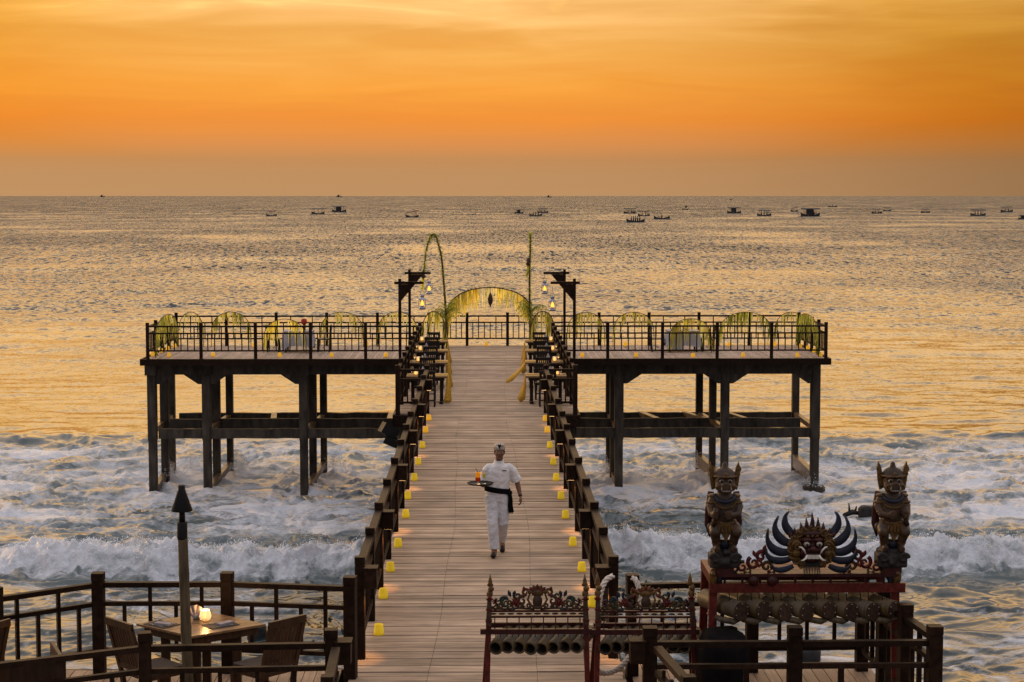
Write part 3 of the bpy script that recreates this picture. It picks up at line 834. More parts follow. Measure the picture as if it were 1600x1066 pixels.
# lamp boxes under the post tops, each throwing a warm pool on the deck
glow_pos = []
for sx, t in ((-1, rail_l), (1, rail_r)):
    for k in range(0, 12, 2):
        y_ = PY[k]
        xc = sx * (XR - .13)
        b = MB().box(xc - .075, xc + .075, y_ - .13, y_ + .07, .86, 1.09, .006)
        b.box(xc - .085, xc + .085, y_ - .14, y_ + .08, 1.09, 1.105)
        bx_ = b.build('lamp_box', 'rail_wood', t)
        MB().box(xc - .05, xc + .05, y_ - .09, y_ + .03, .852, .8605).build('lamp_lens', 'lamp_glow', bx_)
        ld = bpy.data.lights.new('deck_light', 'SPOT'); ld.energy = 42 if k < 10 else 20; ld.color = (1, .50, .17); ld.spot_size = math.radians(62)
        ld.spot_blend = .8; ld.shadow_soft_size = .03
        lo = bpy.data.objects.new('deck_light', ld); C.objects.link(lo)
        lo.location = Vector((xc, y_ - .03, .84)) - world_loc(t); lo.rotation_euler = (0, -sx * math.radians(16), 0); lo.parent = t
# the widened part with the tables
WY = [44.97, 46.85, 48.75, 50.65, 52.5, 54.4, 56.3, 58.2, 60.1]
railing([(-XR, 44.97), (-PB + .08, 44.97)], 'short dark railing across the step where the pier widens, on the left', nb=2, ends=(False, False))
railing([(XR, 44.97), (PB - .08, 44.97)], 'short dark railing across the step where the pier widens, on the right', nb=2, ends=(False, False))
railing([(-PB + .08, y_) for y_ in WY], 'dark wooden railing behind the left row of dining tables', pw=.115)
railing([(PB - .08, y_) for y_ in WY], 'dark wooden railing behind the right row of dining tables', pw=.115)
# platform railings
fl = [-11.39, -9.6, -7.77, -5.92, -4.07, -2.24]
railing([(x, WF + .15) for x in fl], 'front railing of the left wing platform', full=4)
fr = [2.24, 4.09, 5.94, 7.79, 9.63, 11.47]
railing([(x, WF + .15) for x in fr], 'front railing of the right wing platform', full=4)
bk = [-11.31, -9.49, -7.67, -5.83, -3.98, -2.11, -.71, .77, 2.22, 4.12, 5.95, 7.78, 9.62, 11.45]
railing([(x, WB - .1) for x in bk], 'long railing along the seaward back edge of the whole platform', full=3, nb=6)
sy = [WF + .15 + (WB - .1 - WF - .15) * k / 4 for k in range(5)]
railing([(-11.35, y_) for y_ in sy], 'short side railing at the far left end of the platform', nb=4, ends=(False, False))
railing([(11.46, y_) for y_ in sy], 'short side railing at the far right end of the platform', nb=4, ends=(False, False))
# a floodlight clamped to the outside of the left walkway railing
t = thing('floodlight', 'dark square floodlight fixed outside the left walkway railing', 'floodlight', (-1.78, 33.25, 1.02))
b = MB().bar((-1.95, 33.2, 1.18), (-1.70, 33.3, 1.02), .22, .20); b.build('housing', 'black_metal', t)
MB().bar((-1.90, 33.2, .95), (-1.65, 33.2, .84), .2, .14).build('bracket', 'black_metal', t)
MB().bar((-1.72, 33.25, .95), (-1.545, 33.25, .95), .04, .05).build('arm', 'black_metal', t)

# ------------------------------------------------------------------ candle cups along the deck
def cup_mesh(mat, hollow=True):
    return MB().lathe((0, 0, 0), [(.050, 0.0), (.068, .0), (.066, .04), (.056, .135), (.053, .142), (.049, .138), (.045, .10), (0.04, .09)], 14).mesh('candle_cup', mat)
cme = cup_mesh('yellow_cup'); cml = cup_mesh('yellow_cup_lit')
def cup(x, y_, label, group, lit=False, s=1.0, z=0.004):
    o = piece('candle_cup', cml if lit else cme, None, (x, y_, z), (0, 0, rnd.uniform(0, 6)), (s, s, s))
    return tag(o, label, 'candle cup', group)
cl = [(592, 992), (599, 935), (610, 893), (622, 855), (634, 809), (637, 780), (647.5, 751), (653.5, 726), (660, 700), (665, 676), (670, 657)]
cr = [(926, 948), (909, 893), (895, 853), (883.5, 810), (876.5, 780), (869, 751), (864.5, 726), (859, 700), (855, 676), (852, 658)]
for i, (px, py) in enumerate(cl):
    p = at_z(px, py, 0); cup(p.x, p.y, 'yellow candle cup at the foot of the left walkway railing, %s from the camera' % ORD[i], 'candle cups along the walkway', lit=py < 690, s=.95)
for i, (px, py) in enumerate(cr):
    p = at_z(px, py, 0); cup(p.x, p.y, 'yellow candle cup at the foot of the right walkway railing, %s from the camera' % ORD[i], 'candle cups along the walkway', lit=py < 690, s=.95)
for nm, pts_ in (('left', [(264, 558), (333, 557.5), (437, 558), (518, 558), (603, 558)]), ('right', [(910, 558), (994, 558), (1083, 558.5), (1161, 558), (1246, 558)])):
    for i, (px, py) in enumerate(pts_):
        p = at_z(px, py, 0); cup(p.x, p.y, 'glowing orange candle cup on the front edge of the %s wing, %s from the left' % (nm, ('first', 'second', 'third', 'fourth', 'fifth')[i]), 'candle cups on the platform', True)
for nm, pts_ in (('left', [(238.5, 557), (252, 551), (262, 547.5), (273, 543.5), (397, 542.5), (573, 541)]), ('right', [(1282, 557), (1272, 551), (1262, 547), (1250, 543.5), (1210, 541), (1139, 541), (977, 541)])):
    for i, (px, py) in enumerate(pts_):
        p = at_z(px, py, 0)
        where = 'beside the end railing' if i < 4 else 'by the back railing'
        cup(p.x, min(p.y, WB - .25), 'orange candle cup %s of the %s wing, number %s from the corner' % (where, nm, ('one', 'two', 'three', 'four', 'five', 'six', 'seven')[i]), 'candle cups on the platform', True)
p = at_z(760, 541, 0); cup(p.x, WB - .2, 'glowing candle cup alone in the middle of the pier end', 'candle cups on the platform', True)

# ------------------------------------------------------------------ dining on the pier
DARK = 'dark_furniture'
def far_chair():
    t = thing('dining_chair', '', 'chair')
    MB().box(-.22, .22, -.22, .22, .43, .465).build('seat', DARK, t)
    for x, y_, h_ in ((-.2, .19, .43), (.2, .19, .43)): MB().box(x - .022, x + .022, y_ - .022, y_ + .022, 0, h_).build('leg', DARK, t)
    for x in (-.2, .2): MB().bar((x, -.20, 0), (x, -.25, .93), .042, .045, (0, 1, 0)).build('rear_leg', DARK, t)
    b = MB(); b.box(-.22, .22, -.262, -.232, .86, .95); b.build('top_rail', DARK, t)
    b = MB()
    for k in range(7): b.box(-.165 + k * .055 - .013, -.165 + k * .055 + .013, -.250, -.236, .56, .865)
    b.box(-.2, .2, -.25, -.235, .53, .57); b.build('back_slats', DARK, t)
    MB().box(-.2, .2, -.015, .015, .14, .17).build('stretcher', DARK, t)
    return t
def far_table(w_=1.08, d_=.78):
    t = thing('dining_table', '', 'table')
    b = MB()
    for k in range(6):
        y0 = -d_ / 2 + k * d_ / 6
        b.box(-w_ / 2, w_ / 2, y0 + .004, y0 + d_ / 6 - .004, .715, .75)
    b.box(-w_ / 2 + .01, w_ / 2 - .01, -d_ / 2 + .01, d_ / 2 - .01, .70, .714); b.build('table_top', 'teak_top', t)
    MB().box(-w_ / 2 + .08, w_ / 2 - .08, -d_ / 2 + .06, d_ / 2 - .06, .62, .699).build('apron', DARK, t)
    for sx in (-1, 1):
        x = sx * (w_ / 2 - .16)
        MB().box(x - .045, x + .045, -.05, .05, .06, .62).build('leg', DARK, t)
        MB().box(x - .05, x + .05, -d_ / 2 + .05, d_ / 2 - .05, 0, .06).build('foot', DARK, t)
    return t
tp = far_table(); cp = far_chair()
ftab = [tp, False]; fch = [cp, False]
def put(proto, flag, loc, rz, label, group):
    if not flag[1]:
        flag[1] = True; o = flag[0]; o.location = loc; o.rotation_euler = (0, 0, rz); o['label'] = label; o['group'] = group; return o
    return dup(flag[0], loc, rz, label, group)
TY = [47.2, 51.1, 54.8, 58.4]
TN = ['nearest', 'second', 'third', 'farthest']
def ribbon(name, pts, wdir, wid, mat, label, cat, group=None, parent=None, th=.006, twist=0.0):
    b = MB(); wv = Vector(wdir).normalized() * wid / 2; vs_ = []
    for i, p in enumerate(pts):
        p = Vector(p)
        d = (Vector(pts[min(i + 1, len(pts) - 1)]) - Vector(pts[max(i - 1, 0)])).normalized()
        nrm = d.cross(wv).normalized() * th / 2
        tw = twist * max(0.0, (i - 3) / max(1, len(pts) - 4))
        wv_ = Matrix.Rotation(tw, 3, 'Z') @ wv
        nrm = d.cross(wv_).normalized() * th / 2
        ww = wv_ if i < len(pts) - 1 else wv_ * .15
        vs_ += [p - ww - nrm, p + ww - nrm, p + ww + nrm, p - ww + nrm]
    n = len(pts); fs = [(3, 2, 1, 0), tuple(4 * (n - 1) + k for k in range(4))]
    for k in range(n - 1):
        for q_ in range(4): fs.append((4 * k + q_, 4 * k + (q_ + 1) % 4, 4 * k + 4 + (q_ + 1) % 4, 4 * k + 4 + q_))
    b.add(vs_, fs, True)
    o = b.build(name, mat, parent)
    if cat: tag(o, label, cat, group)
    return o
glow_r = .035
def tabletop_set(cx, cy, z, side, nm, sx):
    # a candle glass, two folded napkins, two glasses
    t = thing('candle_glass', 'lit candle glass on the %s table of the %s row' % (nm, side), 'candle', (cx + sx * .30, cy, z), 'candle glasses on the pier tables')
    MB().lathe((cx + sx * .30, cy, z), [(.035, 0), (.055, .03), (.06, .07), (.05, .12)], 12, cap=False).build('glass', 'frosted_glass', t)
    MB().lathe((cx + sx * .30, cy, z + .004), [(.02, 0), (.028, .03), (.02, .07), (.003, .10)], 8).build('flame', 'flame', t)
    for dy in (-.2, .2):
        nx_, ny_ = cx + sx * .12, cy + dy
        b = MB(); b.lathe((nx_, ny_, z), [(.07, 0), (.06, .06), (.035, .14), (.004, .20)], 9)
        tag(b.build('napkin', 'cloth_grey', None, org=(nx_, ny_, z)), 'folded grey napkin on the %s side of the %s table in the %s row' % ('near' if dy < 0 else 'far', nm, side), 'napkin', 'napkins on the pier tables')
    for dy in (-.15, .15):
        gx, gy = cx + sx * .40, cy + dy
        b = MB(); b.lathe((gx, gy, z), [(.03, 0), (.03, .006), (.006, .012), (.006, .08), (.03, .11), (.035, .15), (.03, .19)], 10)
        tag(b.build('wine_glass', 'clear_glass', None, org=(gx, gy, z)), 'wine glass on the %s side of the %s table in the %s row' % ('near' if dy < 0 else 'far', nm, side), 'glass', 'wine glasses on the pier tables')
for sx, side in ((-1, 'left'), (1, 'right')):
    for i, y_ in enumerate(TY):
        cx = sx * (1.02 + .08 * i + .55)
        put(tp, ftab, (cx, y_, 0), 0, '%s dark wooden dining table in the %s row on the pier' % (TN[i], side), 'dining tables on the pier')
        for s2 in (-1, 1):
            put(cp, fch, (cx - sx * .02 + (rnd.uniform(-.04, .04)), y_ + s2 * .78, 0), 0 if s2 < 0 else math.pi,
                'dark slat back chair on the %s side of the %s table in the %s row' % ('near' if s2 < 0 else 'far', TN[i], side), 'dining chairs on the pier')
        ex = cx - sx * .54
        # yellow runner lying over the table and hanging from its aisle end; the wind lifts those on the right
        blow = (-.02 if sx < 0 else (-.10, -.52, -.06, -.04)[i])
        drop = (.72, .62, .72, .70)[i] if sx > 0 else .78
        if sx < 0: blow = (.0, .06, .03, .02)[i]
        pts = [(cx + sx * .5, y_, .756), (cx, y_, .756), (ex + sx * .02, y_, .757), (ex - sx * .008, y_, .745)]
        for k in range(1, 9):
            f_ = k / 8
            pts.append((ex - sx * .015 + blow * f_ ** 1.4 + .012 * math.sin(5 * f_ + i), y_ + .03 * math.sin(4 * f_ + i), .74 - drop * f_))
        ribbon('table_runner', pts, (0, 1, 0), .26, 'cloth_yellow', 'yellow cloth runner hanging from the %s table of the %s row' % (TN[i], side), 'table runner', 'yellow table runners', twist=sx * 1.0)
        tabletop_set(cx, y_, .7615, side, TN[i], sx)

# ------------------------------------------------------------------ gallows lamp posts with storm lanterns
def lamp_post(x, y_, sx, label):
    t = thing('lamp_post', label, 'lamp post', (x, y_, 0), 'gallows lamp posts')
    MB().box(x - .04, x + .04, y_ - .04, y_ + .04, -.2, 3.22, .006).build('post', 'rail_wood', t)
    MB().box(min(x - sx * .15, x + sx * .65), max(x - sx * .15, x + sx * .65), y_ - .035, y_ + .035, 3.07, 3.14).build('arm', 'rail_wood', t)
    MB().prism_y([(x + sx * .042, 3.066), (x + sx * .42, 3.066), (x + sx * .042, 2.62)][::int(sx)], y_ - .018, y_ + .018).build('gusset', 'rail_wood', t)
def lantern(x, y_, zt, label, s=1.0):
    z = zt - .55 * s
    t = thing('storm_lantern', label, 'lantern', (x, y_, z), 'hanging storm lanterns')
    k = s
    MB().lathe((x, y_, z), [(.085 * k, 0), (.095 * k, .015 * k), (.09 * k, .06 * k), (.05 * k, .085 * k), (.045 * k, .11 * k)], 14).build('tank', 'grey_metal', t)
    MB().lathe((x, y_, z), [(.045 * k, .11 * k), (.066 * k, .16 * k), (.066 * k, .20 * k), (.042 * k, .27 * k)], 14, cap=False).build('glass', 'clear_glass', t)
    MB().lathe((x, y_, z), [(.012 * k, .10 * k), (.034 * k, .14 * k), (.036 * k, .18 * k), (.016 * k, .235 * k), (.003 * k, .26 * k)], 10).build('flame', 'flame', t)
    b = MB(); b.lathe((x, y_, z), [(.155 * k, .265 * k), (.16 * k, .272 * k), (.06 * k, .31 * k), (.052 * k, .36 * k), (.06 * k, .365 * k), (.05 * k, .40 * k), (.01 * k, .43 * k)], 14); b.build('hood', 'grey_metal', t)
    b = MB()
    for sg in (-1, 1): b.tube([(x + sg * .085 * k, y_, z + .05 * k), (x + sg * .10 * k, y_, z + .17 * k), (x + sg * .075 * k, y_, z + .30 * k)], .007, 6)
    b.tube([(x - .055 * k, y_, z + .36 * k), (x - .05 * k, y_, z + .47 * k), (x, y_, z + .52 * k), (x + .05 * k, y_, z + .47 * k), (x + .055 * k, y_, z + .36 * k)], .006, 6)
    b.tube([(x, y_, z + .52 * k), (x, y_, zt + .12)], .006, 6)
    b.build('wire_frame', 'black_metal', t)
lamp_post(-2.36, 48.8, 1, 'shorter looking dark gallows lamp post on the left, nearer the camera')
lamp_post(-2.36, 55.0, 1, 'dark gallows lamp post on the left, farther along the pier')
lamp_post(2.40, 48.8, -1, 'dark gallows lamp post on the right, nearer the camera')
lamp_post(2.40, 55.0, -1, 'dark gallows lamp post on the right, farther along the pier')
lantern(-1.75, 48.8, 2.93, 'lit storm lantern hanging lower left above the pier tables', 1.0)
lantern(-1.76, 55.0, 3.0, 'lit storm lantern hanging upper left above the pier tables', .98)
lantern(1.80, 48.8, 2.88, 'lit storm lantern hanging lower right above the pier tables', 1.0)
lantern(1.79, 55.0, 3.0, 'lit storm lantern hanging upper right above the pier tables', .98)

# ------------------------------------------------------------------ palm leaf decorations
def frond_strip(b, p, ln, wd, sway, r_):
    # one narrow hanging leaf: a thin folded strip
    p = Vector(p); pr = None
    yaw = r_.uniform(0, math.pi); dv = Vector((math.cos(yaw), math.sin(yaw), 0)) * wd / 2
    n = 4; vs_ = []
    for k in range(n + 1):
        f_ = k / n
        c = p + Vector((sway * f_ * f_, sway * .4 * f_, -ln * f_))
        ww = dv * (1 - .85 * f_ ** 3)
        vs_ += [c - ww, c + Vector((0, .006, 0)), c + ww]
    fs = []
    for k in range(n):
        a = 3 * k; fs += [(a, a + 1, a + 4, a + 3), (a + 1, a + 2, a + 5, a + 4)]
    b.add(vs_, fs, True)
def arch_pts(x0, x1, z0, zt, y_, n=22, ax=None):
    pts = []
    for k in range(n + 1):
        a = math.pi * k / n
        pts.append(((x0 + x1) / 2 - (x1 - x0) / 2 * math.cos(a), y_, z0 + (zt - z0) * math.sin(a) ** .8))
    return pts
def leaf_arch(pts, label, n, lmin, lmax, mats, seed, dens=None, r=.014, part=8, inner=None):
    r_ = random.Random(seed)
    b0 = Vector(pts[0])
    t = thing('leaf_arch', label, 'leaf arch', b0, 'palm leaf arches along the platform')
    MB().tube(pts, r, 6).build('hoop', 'bamboo', t)
    bs = {m_: MB() for m_ in mats}
    clus = [r_.uniform(.1, .9) for _ in range(6)]
    m = len(pts) - 1
    for k in range(n if dens else int(n * .52)):
        f_ = r_.random() if dens or r_.random() < .35 else min(.999, max(0.0, r_.choice(clus) + r_.gauss(0, .03)))
        if dens and r_.random() > dens(f_): continue
        i = min(int(f_ * m), m - 1); g = f_ * m - i
        p = Vector(pts[i]).lerp(Vector(pts[i + 1]), g)
        ln = r_.uniform(lmin, lmax) * (1.0 if dens else r_.choice((.7, 1.0, 1.25)))
        ln = min(ln, max(.06, p.z - .05))
        frond_strip(bs[r_.choice(mats)], p, ln, r_.uniform(.022, .045), r_.uniform(-.11, .11), r_)
    for m_, b in bs.items():
        if b.f: b.build('hanging_leaves', m_, t, kind='stuff')
    return t
Y0 = 64.85
main = [(-1.40, Y0, .05), (-1.42, Y0, .7)] + arch_pts(-1.43, 1.66, 1.12, 2.16, Y0, 28)[0:] + [(1.66, Y0, .6), (1.66, Y0, .05)]
la = leaf_arch(main[2:-2], 'wide bamboo arch with a fringe of yellow palm leaf at the pier end', 620, .35, .95, ['palm_yellow', 'palm_lime', 'palm_yellow'], 3,
               dens=lambda f_: 1.0 if f_ < .42 else (.18 if f_ < .56 else (.55 if f_ < .8 else 1.0)), r=.022)
MB().tube([(-1.42, Y0, 1.12), (-1.41, Y0, 0)], .022, 6).build('leg', 'bamboo', la)
MB().tube([(1.65, Y0, 1.12), (1.66, Y0, 0)], .022, 6).build('leg', 'bamboo', la)
r_ = random.Random(8); b = MB()
for k in range(70):
    f_ = r_.random(); i = int(f_ * 28) + 2
    p = Vector(main[min(i, len(main) - 1)])
    b.tube([p, p + Vector((r_.uniform(-.14, .14), r_.uniform(-.1, .1), r_.uniform(.05, .16)))], [.006, .002], 4)
b.build('leaf_spikes', 'palm_green', la, kind='stuff')
# ornament hanging under the arch
o = MB(); o.lathe((.14, Y0, 1.46), [(.005, -.03), (.03, .05), (.085, .15), (.10, .30), (.06, .42), (.03, .48), (.01, .52)], 9)
o.tube([(.14, Y0, 1.96), (.14, Y0, 2.15)], .006, 5)
tag(o.build('palm_ornament', 'brown_carving', None, org=(.14, Y0, 1.46)), 'brown woven ornament hanging under the middle of the wide arch', 'ornament')
# penjor poles
def penjor(pts, radii, label, seed, tassel, drop=True):
    r_ = random.Random(seed)
    t = thing('penjor_pole', label, 'bamboo pole', pts[0])
    P = [Vector(p) for p in pts]
    # smooth the polyline
    fine = []
    for i in range(len(P) - 1):
        p0 = P[max(i - 1, 0)]; p1 = P[i]; p2 = P[i + 1]; p3 = P[min(i + 2, len(P) - 1)]
        for k in range(6):
            u = k / 6
            fine.append(.5 * ((2 * p1) + (p2 - p0) * u + (2 * p0 - 5 * p1 + 4 * p2 - p3) * u * u + (3 * p1 - p0 - 3 * p2 + p3) * u ** 3))
    fine.append(P[-1])
    n = len(fine)
    MB().tube(fine, [radii[0] + (radii[1] - radii[0]) * k / (n - 1) for k in range(n)], 8).build('pole', 'bamboo', t)
    b = MB(); c = MB()
    for k in range(int(n * 18)):
        i = r_.randrange(4, n - 1); p = fine[i].lerp(fine[i + 1], r_.random())
        d = Vector((r_.uniform(-1, 1), r_.uniform(-1, 1), r_.uniform(-.6, .5))).normalized()
        q_ = p + d * r_.uniform(.06, .17)
        tgt = b if r_.random() < .6 else c
        wv = d.cross(Vector((r_.uniform(-1, 1), r_.uniform(-1, 1), 1))).normalized() * .014
        tgt.add([p - wv, p + wv, q_ + wv * .3 + Vector((0, 0, -.03)), q_ - wv * .3 + Vector((0, 0, -.03))], [(0, 1, 2, 3)])
    b.build('leaf_wrap', 'palm_green', t, kind='stuff'); c.build('leaf_wrap', 'palm_lime', t, kind='stuff')
    # feathery palm leaves around the foot
    b = MB()
    for k in range(26):
        a = r_.uniform(0, 2 * math.pi); z0 = r_.uniform(.95, 1.5)
        base = Vector((P[0].x, P[0].y, z0)); ln = r_.uniform(.35, .75)
        prv = base
        for s_ in range(1, 6):
            f_ = s_ / 5
            q_ = base + Vector((math.cos(a) * ln * f_, math.sin(a) * .5 * ln * f_, .42 * ln * math.sin(f_ * 2.3)))
            b.tube([prv, q_], [.008, .006], 4)
            for g in (-1, 1):
                e = q_ + Vector((g * .04, 0, -.14 - .05 * r_.random()))
                b.add([q_ + Vector((-.008, 0, 0)), q_ + Vector((.008, 0, 0)), e], [(0, 1, 2)])
            prv = q_
    b.build('palm_leaves', 'palm_green', t, kind='stuff')
    x, y_, z = tassel
    MB().lathe((x, y_, z), [(.02, .30), (.07, .22), (.05, .15), (.10, .08), (.03, 0), (.015, -.05)], 8).build('tassel_knot', 'brown_carving', t)
    b = MB()
    for k in range(26): frond_strip(b, (x + r_.uniform(-.04, .04), y_ + r_.uniform(-.04, .04), z + .02), r_.uniform(.35, .52), .03, r_.uniform(-.16, .05), r_)
    b.build('tassel', 'palm_lime', t, kind='stuff')
PY_ = 64.4
penjor([(-1.43, PY_, 0), (-1.46, PY_, 1.2), (-1.53, PY_, 2.3), (-1.62, PY_, 3.3), (-1.78, PY_, 3.93), (-1.90, PY_, 4.10), (-2.03, PY_, 3.95), (-2.16, PY_, 3.5), (-2.25, PY_, 2.75)],
       (.045, .016), 'tall decorated bamboo pole bending over to the left beside the wide arch', 17, (-2.27, PY_, 2.50))
penjor([(1.58, PY_, 0), (1.56, PY_, 1.2), (1.55, PY_, 2.4), (1.57, PY_, 3.4), (1.58, PY_ + .15, 3.95), (1.59, PY_ + .4, 4.15)],
       (.045, .022), 'straight decorated bamboo pole on the right beside the wide arch', 19, (1.50, PY_ - .05, 2.95))
# small arches standing along the railings
leaf_arch([(-2.28, 63.2, 0)] + arch_pts(-2.28, -1.44, .55, 1.40, 63.2, 16) + [(-1.40, 63.2, 0)], 'small arch thick with yellow leaves just left of the leaning pole', 240, .3, .85, ['palm_lime', 'palm_yellow', 'palm_green'], 23, r=.018)
leaf_arch([(1.53, 63.2, 0)] + arch_pts(1.55, 2.42, .55, 1.40, 63.2, 16) + [(2.45, 63.2, 0)], 'small arch thick with yellow leaves just right of the straight pole', 330, .4, 1.0, ['palm_lime', 'palm_lime', 'palm_yellow'], 24, r=.018)
AY = 65.0
W_ = lambda px: at_y(px, 520, AY).x
for i, (a, b_, mats, n, lab, lm) in enumerate([
        (279, 318, ['palm_lime', 'palm_yellow'], 60, 'outermost arch on the back railing of the left wing', .6),
        (330, 392, ['palm_green', 'palm_lime', 'palm_yellow'], 190, 'arch with thin green leaves, second from the outer end of the left wing', .7),
        (412, 478, ['palm_yellow', 'palm_lime'], 240, 'arch with thick yellow leaves in front of the white clothed table on the left wing', .8),
        (500, 568, ['palm_yellow', 'palm_lime'], 130, 'open arch right of the white clothed table on the left wing', .85),
        (590, 652, ['palm_yellow', 'palm_lime'], 140, 'innermost arch of the left wing, behind the lamp posts', .6)]):
    ay_ = 62.25 if i == 2 else AY
    W_ = lambda px: at_y(px, 520, ay_).x
    pts = [(W_(a), ay_, 0)] + arch_pts(W_(a), W_(b_), .45, 1.27 if i != 2 else 1.2, ay_, 18) + [(W_(b_), ay_, 0)]
    leaf_arch(pts, lab, n, .2, lm, mats, 40 + i, r=.013)
for i, (a, b_, mats, n, lab, lm) in enumerate([
        (886, 945, ['palm_yellow', 'palm_lime'], 170, 'innermost arch of the right wing, behind the lamp posts', .7),
        (958, 1022, ['palm_yellow', 'palm_lime'], 150, 'open arch with a short even fringe on the right wing', .6),
        (1046, 1112, ['palm_lime', 'palm_yellow'], 380, 'arch with dense yellow leaves around the table on the right wing', .95),
        (1124, 1206, ['palm_green', 'palm_lime'], 300, 'wide arch with green leaves right of the table on the right wing', .8),
        (1210, 1262, ['palm_green', 'palm_lime'], 150, 'outermost green arch on the right wing near the corner', .7)]):
    ay_ = 62.25 if i == 2 else AY
    W_ = lambda px: at_y(px, 520, ay_).x
    pts = [(W_(a), ay_, 0)] + arch_pts(W_(a), W_(b_), .45, 1.25 if i != 2 else 1.2, ay_, 18) + [(W_(b_), ay_, 0)]
    leaf_arch(pts, lab, n, .2, lm, mats, 60 + i, r=.013)
# arches on the two end railings, seen almost edge on
for sx, x, lab, sd_, mats in ((-1, -11.2, 'leafy arch along the left end railing seen edge on', 81, ['palm_yellow', 'palm_green', 'palm_lime']),
                        (1, 11.3, 'leafy green arch along the right end railing seen edge on', 82, ['palm_green', 'palm_green', 'palm_lime'])):
    pts = [(x, 60.6, 0)] + [(x, p[0], p[2]) for p in arch_pts(60.6, 64.9, .6, 1.32, 0, 22)] + [(x, 64.9, 0)]
    leaf_arch(pts, lab, 420, .3, .95, mats, sd_, r=.014)

# ------------------------------------------------------------------ white clothed tables on the wings
def cloth_table(x, y_, label, lab2, wd=1.0):
    t = thing('banquet_table', label, 'table', (x, y_, 0))
    MB().box(x - wd / 2, x + wd / 2, y_ - .4, y_ + .4, .71, .745).build('table_top', DARK, t)
    for a in (-1, 1):
        for c in (-1, 1):
            MB().box(x + a * (wd / 2 - .08) - .03, x + a * (wd / 2 - .08) + .03, y_ + c * .33 - .03, y_ + c * .33 + .03, 0, .708).build('leg', DARK, t)
    b = MB(); hw, hd = wd / 2 + .012, .412
    per = []
    nn = 14
    for k in range(nn): per.append((-hw + 2 * hw * k / nn, -hd, 0, -1))
    for k in range(nn): per.append((hw, -hd + 2 * hd * k / nn, 1, 0))
    for k in range(nn): per.append((hw - 2 * hw * k / nn, hd, 0, 1))
    for k in range(nn): per.append((-hw, hd - 2 * hd * k / nn, -1, 0))
    m = len(per); rows = 7; vs_ = []
    for j in range(rows):
        f_ = j / (rows - 1)
        for k, p in enumerate(per):
            o = .05 * f_ * (math.sin(k * 2.1) + .6 * math.sin(k * .9 + 1)) + .03 * f_
            edge = .52 if (k // nn) % 2 == 0 else .40
            hl = edge + .16 * math.exp(-((k % nn) - 0) ** 2 / 3) + .16 * math.exp(-((k % nn) - nn) ** 2 / 3)
            vs_.append((x + p[0] + p[2] * o, y_ + p[1] + p[3] * o, .752 - hl * f_))
    fs = [(j * m + k, j * m + (k + 1) % m, (j + 1) * m + (k + 1) % m, (j + 1) * m + k) for j in range(rows - 1) for k in range(m)]
    fs.append(tuple(range(m)))
    b.add(vs_, fs, True)
    tag(b.build('tablecloth', 'cloth_white', None, org=(x, y_, .75)), lab2, 'tablecloth')
xl = at_y(467, 545, 62.9).x; xr_ = at_y(1066, 545, 62.9).x
cloth_table(xl, 62.9, 'table set for two under a white cloth on the left wing', 'white cloth draped over the table on the left wing')
cloth_table(xr_, 62.9, 'table set for two under a white cloth on the right wing', 'white cloth draped over the table on the right wing', 1.1)
for (cx, nm) in ((xl, 'left'), (xr_, 'right')):
    for s2 in (-1, 1):
        put(cp, fch, (cx + s2 * .88, 62.9, 0), math.pi / 2 if s2 > 0 else -math.pi / 2, 'dark slat back chair %s of the white clothed table on the %s wing' % ('left' if s2 < 0 else 'right', nm), 'chairs at the white clothed tables')
# red flower ball in a green vase on the left, folded napkin on the right
x = at_y(475, 500, 62.8).x
t = thing('flower_vase', 'dark red flower ball in a slim vase on the left wing table', 'vase', (x, 62.8, .752))
MB().lathe((x, 62.8, .752), [(.05, 0), (.06, .06), (.035, .16), (.045, .22)], 10).build('vase', 'green_paint', t)
b = MB(); b.ball((x, 62.8, .752 + .32), .105, 12, 9)
r_ = random.Random(4)
for k in range(40):
    d = Vector((r_.uniform(-1, 1), r_.uniform(-1, 1), r_.uniform(-1, 1))).normalized(); b.ball(Vector((x, 62.8, 1.072)) + d * .095, .026, 6, 4)
b.build('flowers', 'cloth_red', t)
x = at_y(1071, 510, 62.8).x
o = MB(); o.lathe((x, 62.7, .758), [(.09, 0), (.075, .12), (.03, .26), (.004, .32)], 9)
tag(o.build('napkin', 'cloth_grey', None, org=(x, 62.7, .758)), 'tall folded napkin standing on the right wing table', 'napkin')
b = MB(); xx = at_y(1064, 530, 62.4).x
b.grid(lambda u, v: (xx - .1 + (.12 + .22 * v) * (u - .5) * 1.3 + .08 * v * 0, 62.46 - .03 * math.sin(u * 9) * v, .75 - .66 * v), 8, 8)
tag(b.build('napkin', 'cloth_white', None, org=(xx, 62.4, .75)), 'long white cloth hanging down the front of the right wing table', 'cloth')

# ------------------------------------------------------------------ terraces at the landward end
def terrace(x0, x1, y0, y1, label):
    t = thing('terrace_deck', label, 'terrace', ((x0 + x1) / 2, y0, 0))
    me = [MB().box(-.066, .066, 0, y1 - y0, -.03, 0).mesh('plank', 'terrace_wood')]
    n = int((x1 - x0) / .14)
    for i in range(n): piece('plank', me[0], t, (x0 + .07 + i * .14, y0 + rnd.uniform(-.01, .01), rnd.uniform(-.004, .002)))
    MB().box(x0, x1, y1 + .015, y1 + .08, -.25, -.01).build('edge_beam', 'rail_wood', t)
    for x in (x0 + .3, (x0 + x1) / 2, x1 - .3): MB().box(x - .12, x + .12, y1 - .5, y1 - .26, SEA - 1, -.04).build('pile', 'concrete', t)
terrace(-5.6, -1.63, 15.0, 20.42, 'timber terrace left of the pier start under the teak table')
terrace(1.66, 4.52, 15.0, 20.62, 'timber terrace right of the pier start under the carved instruments')
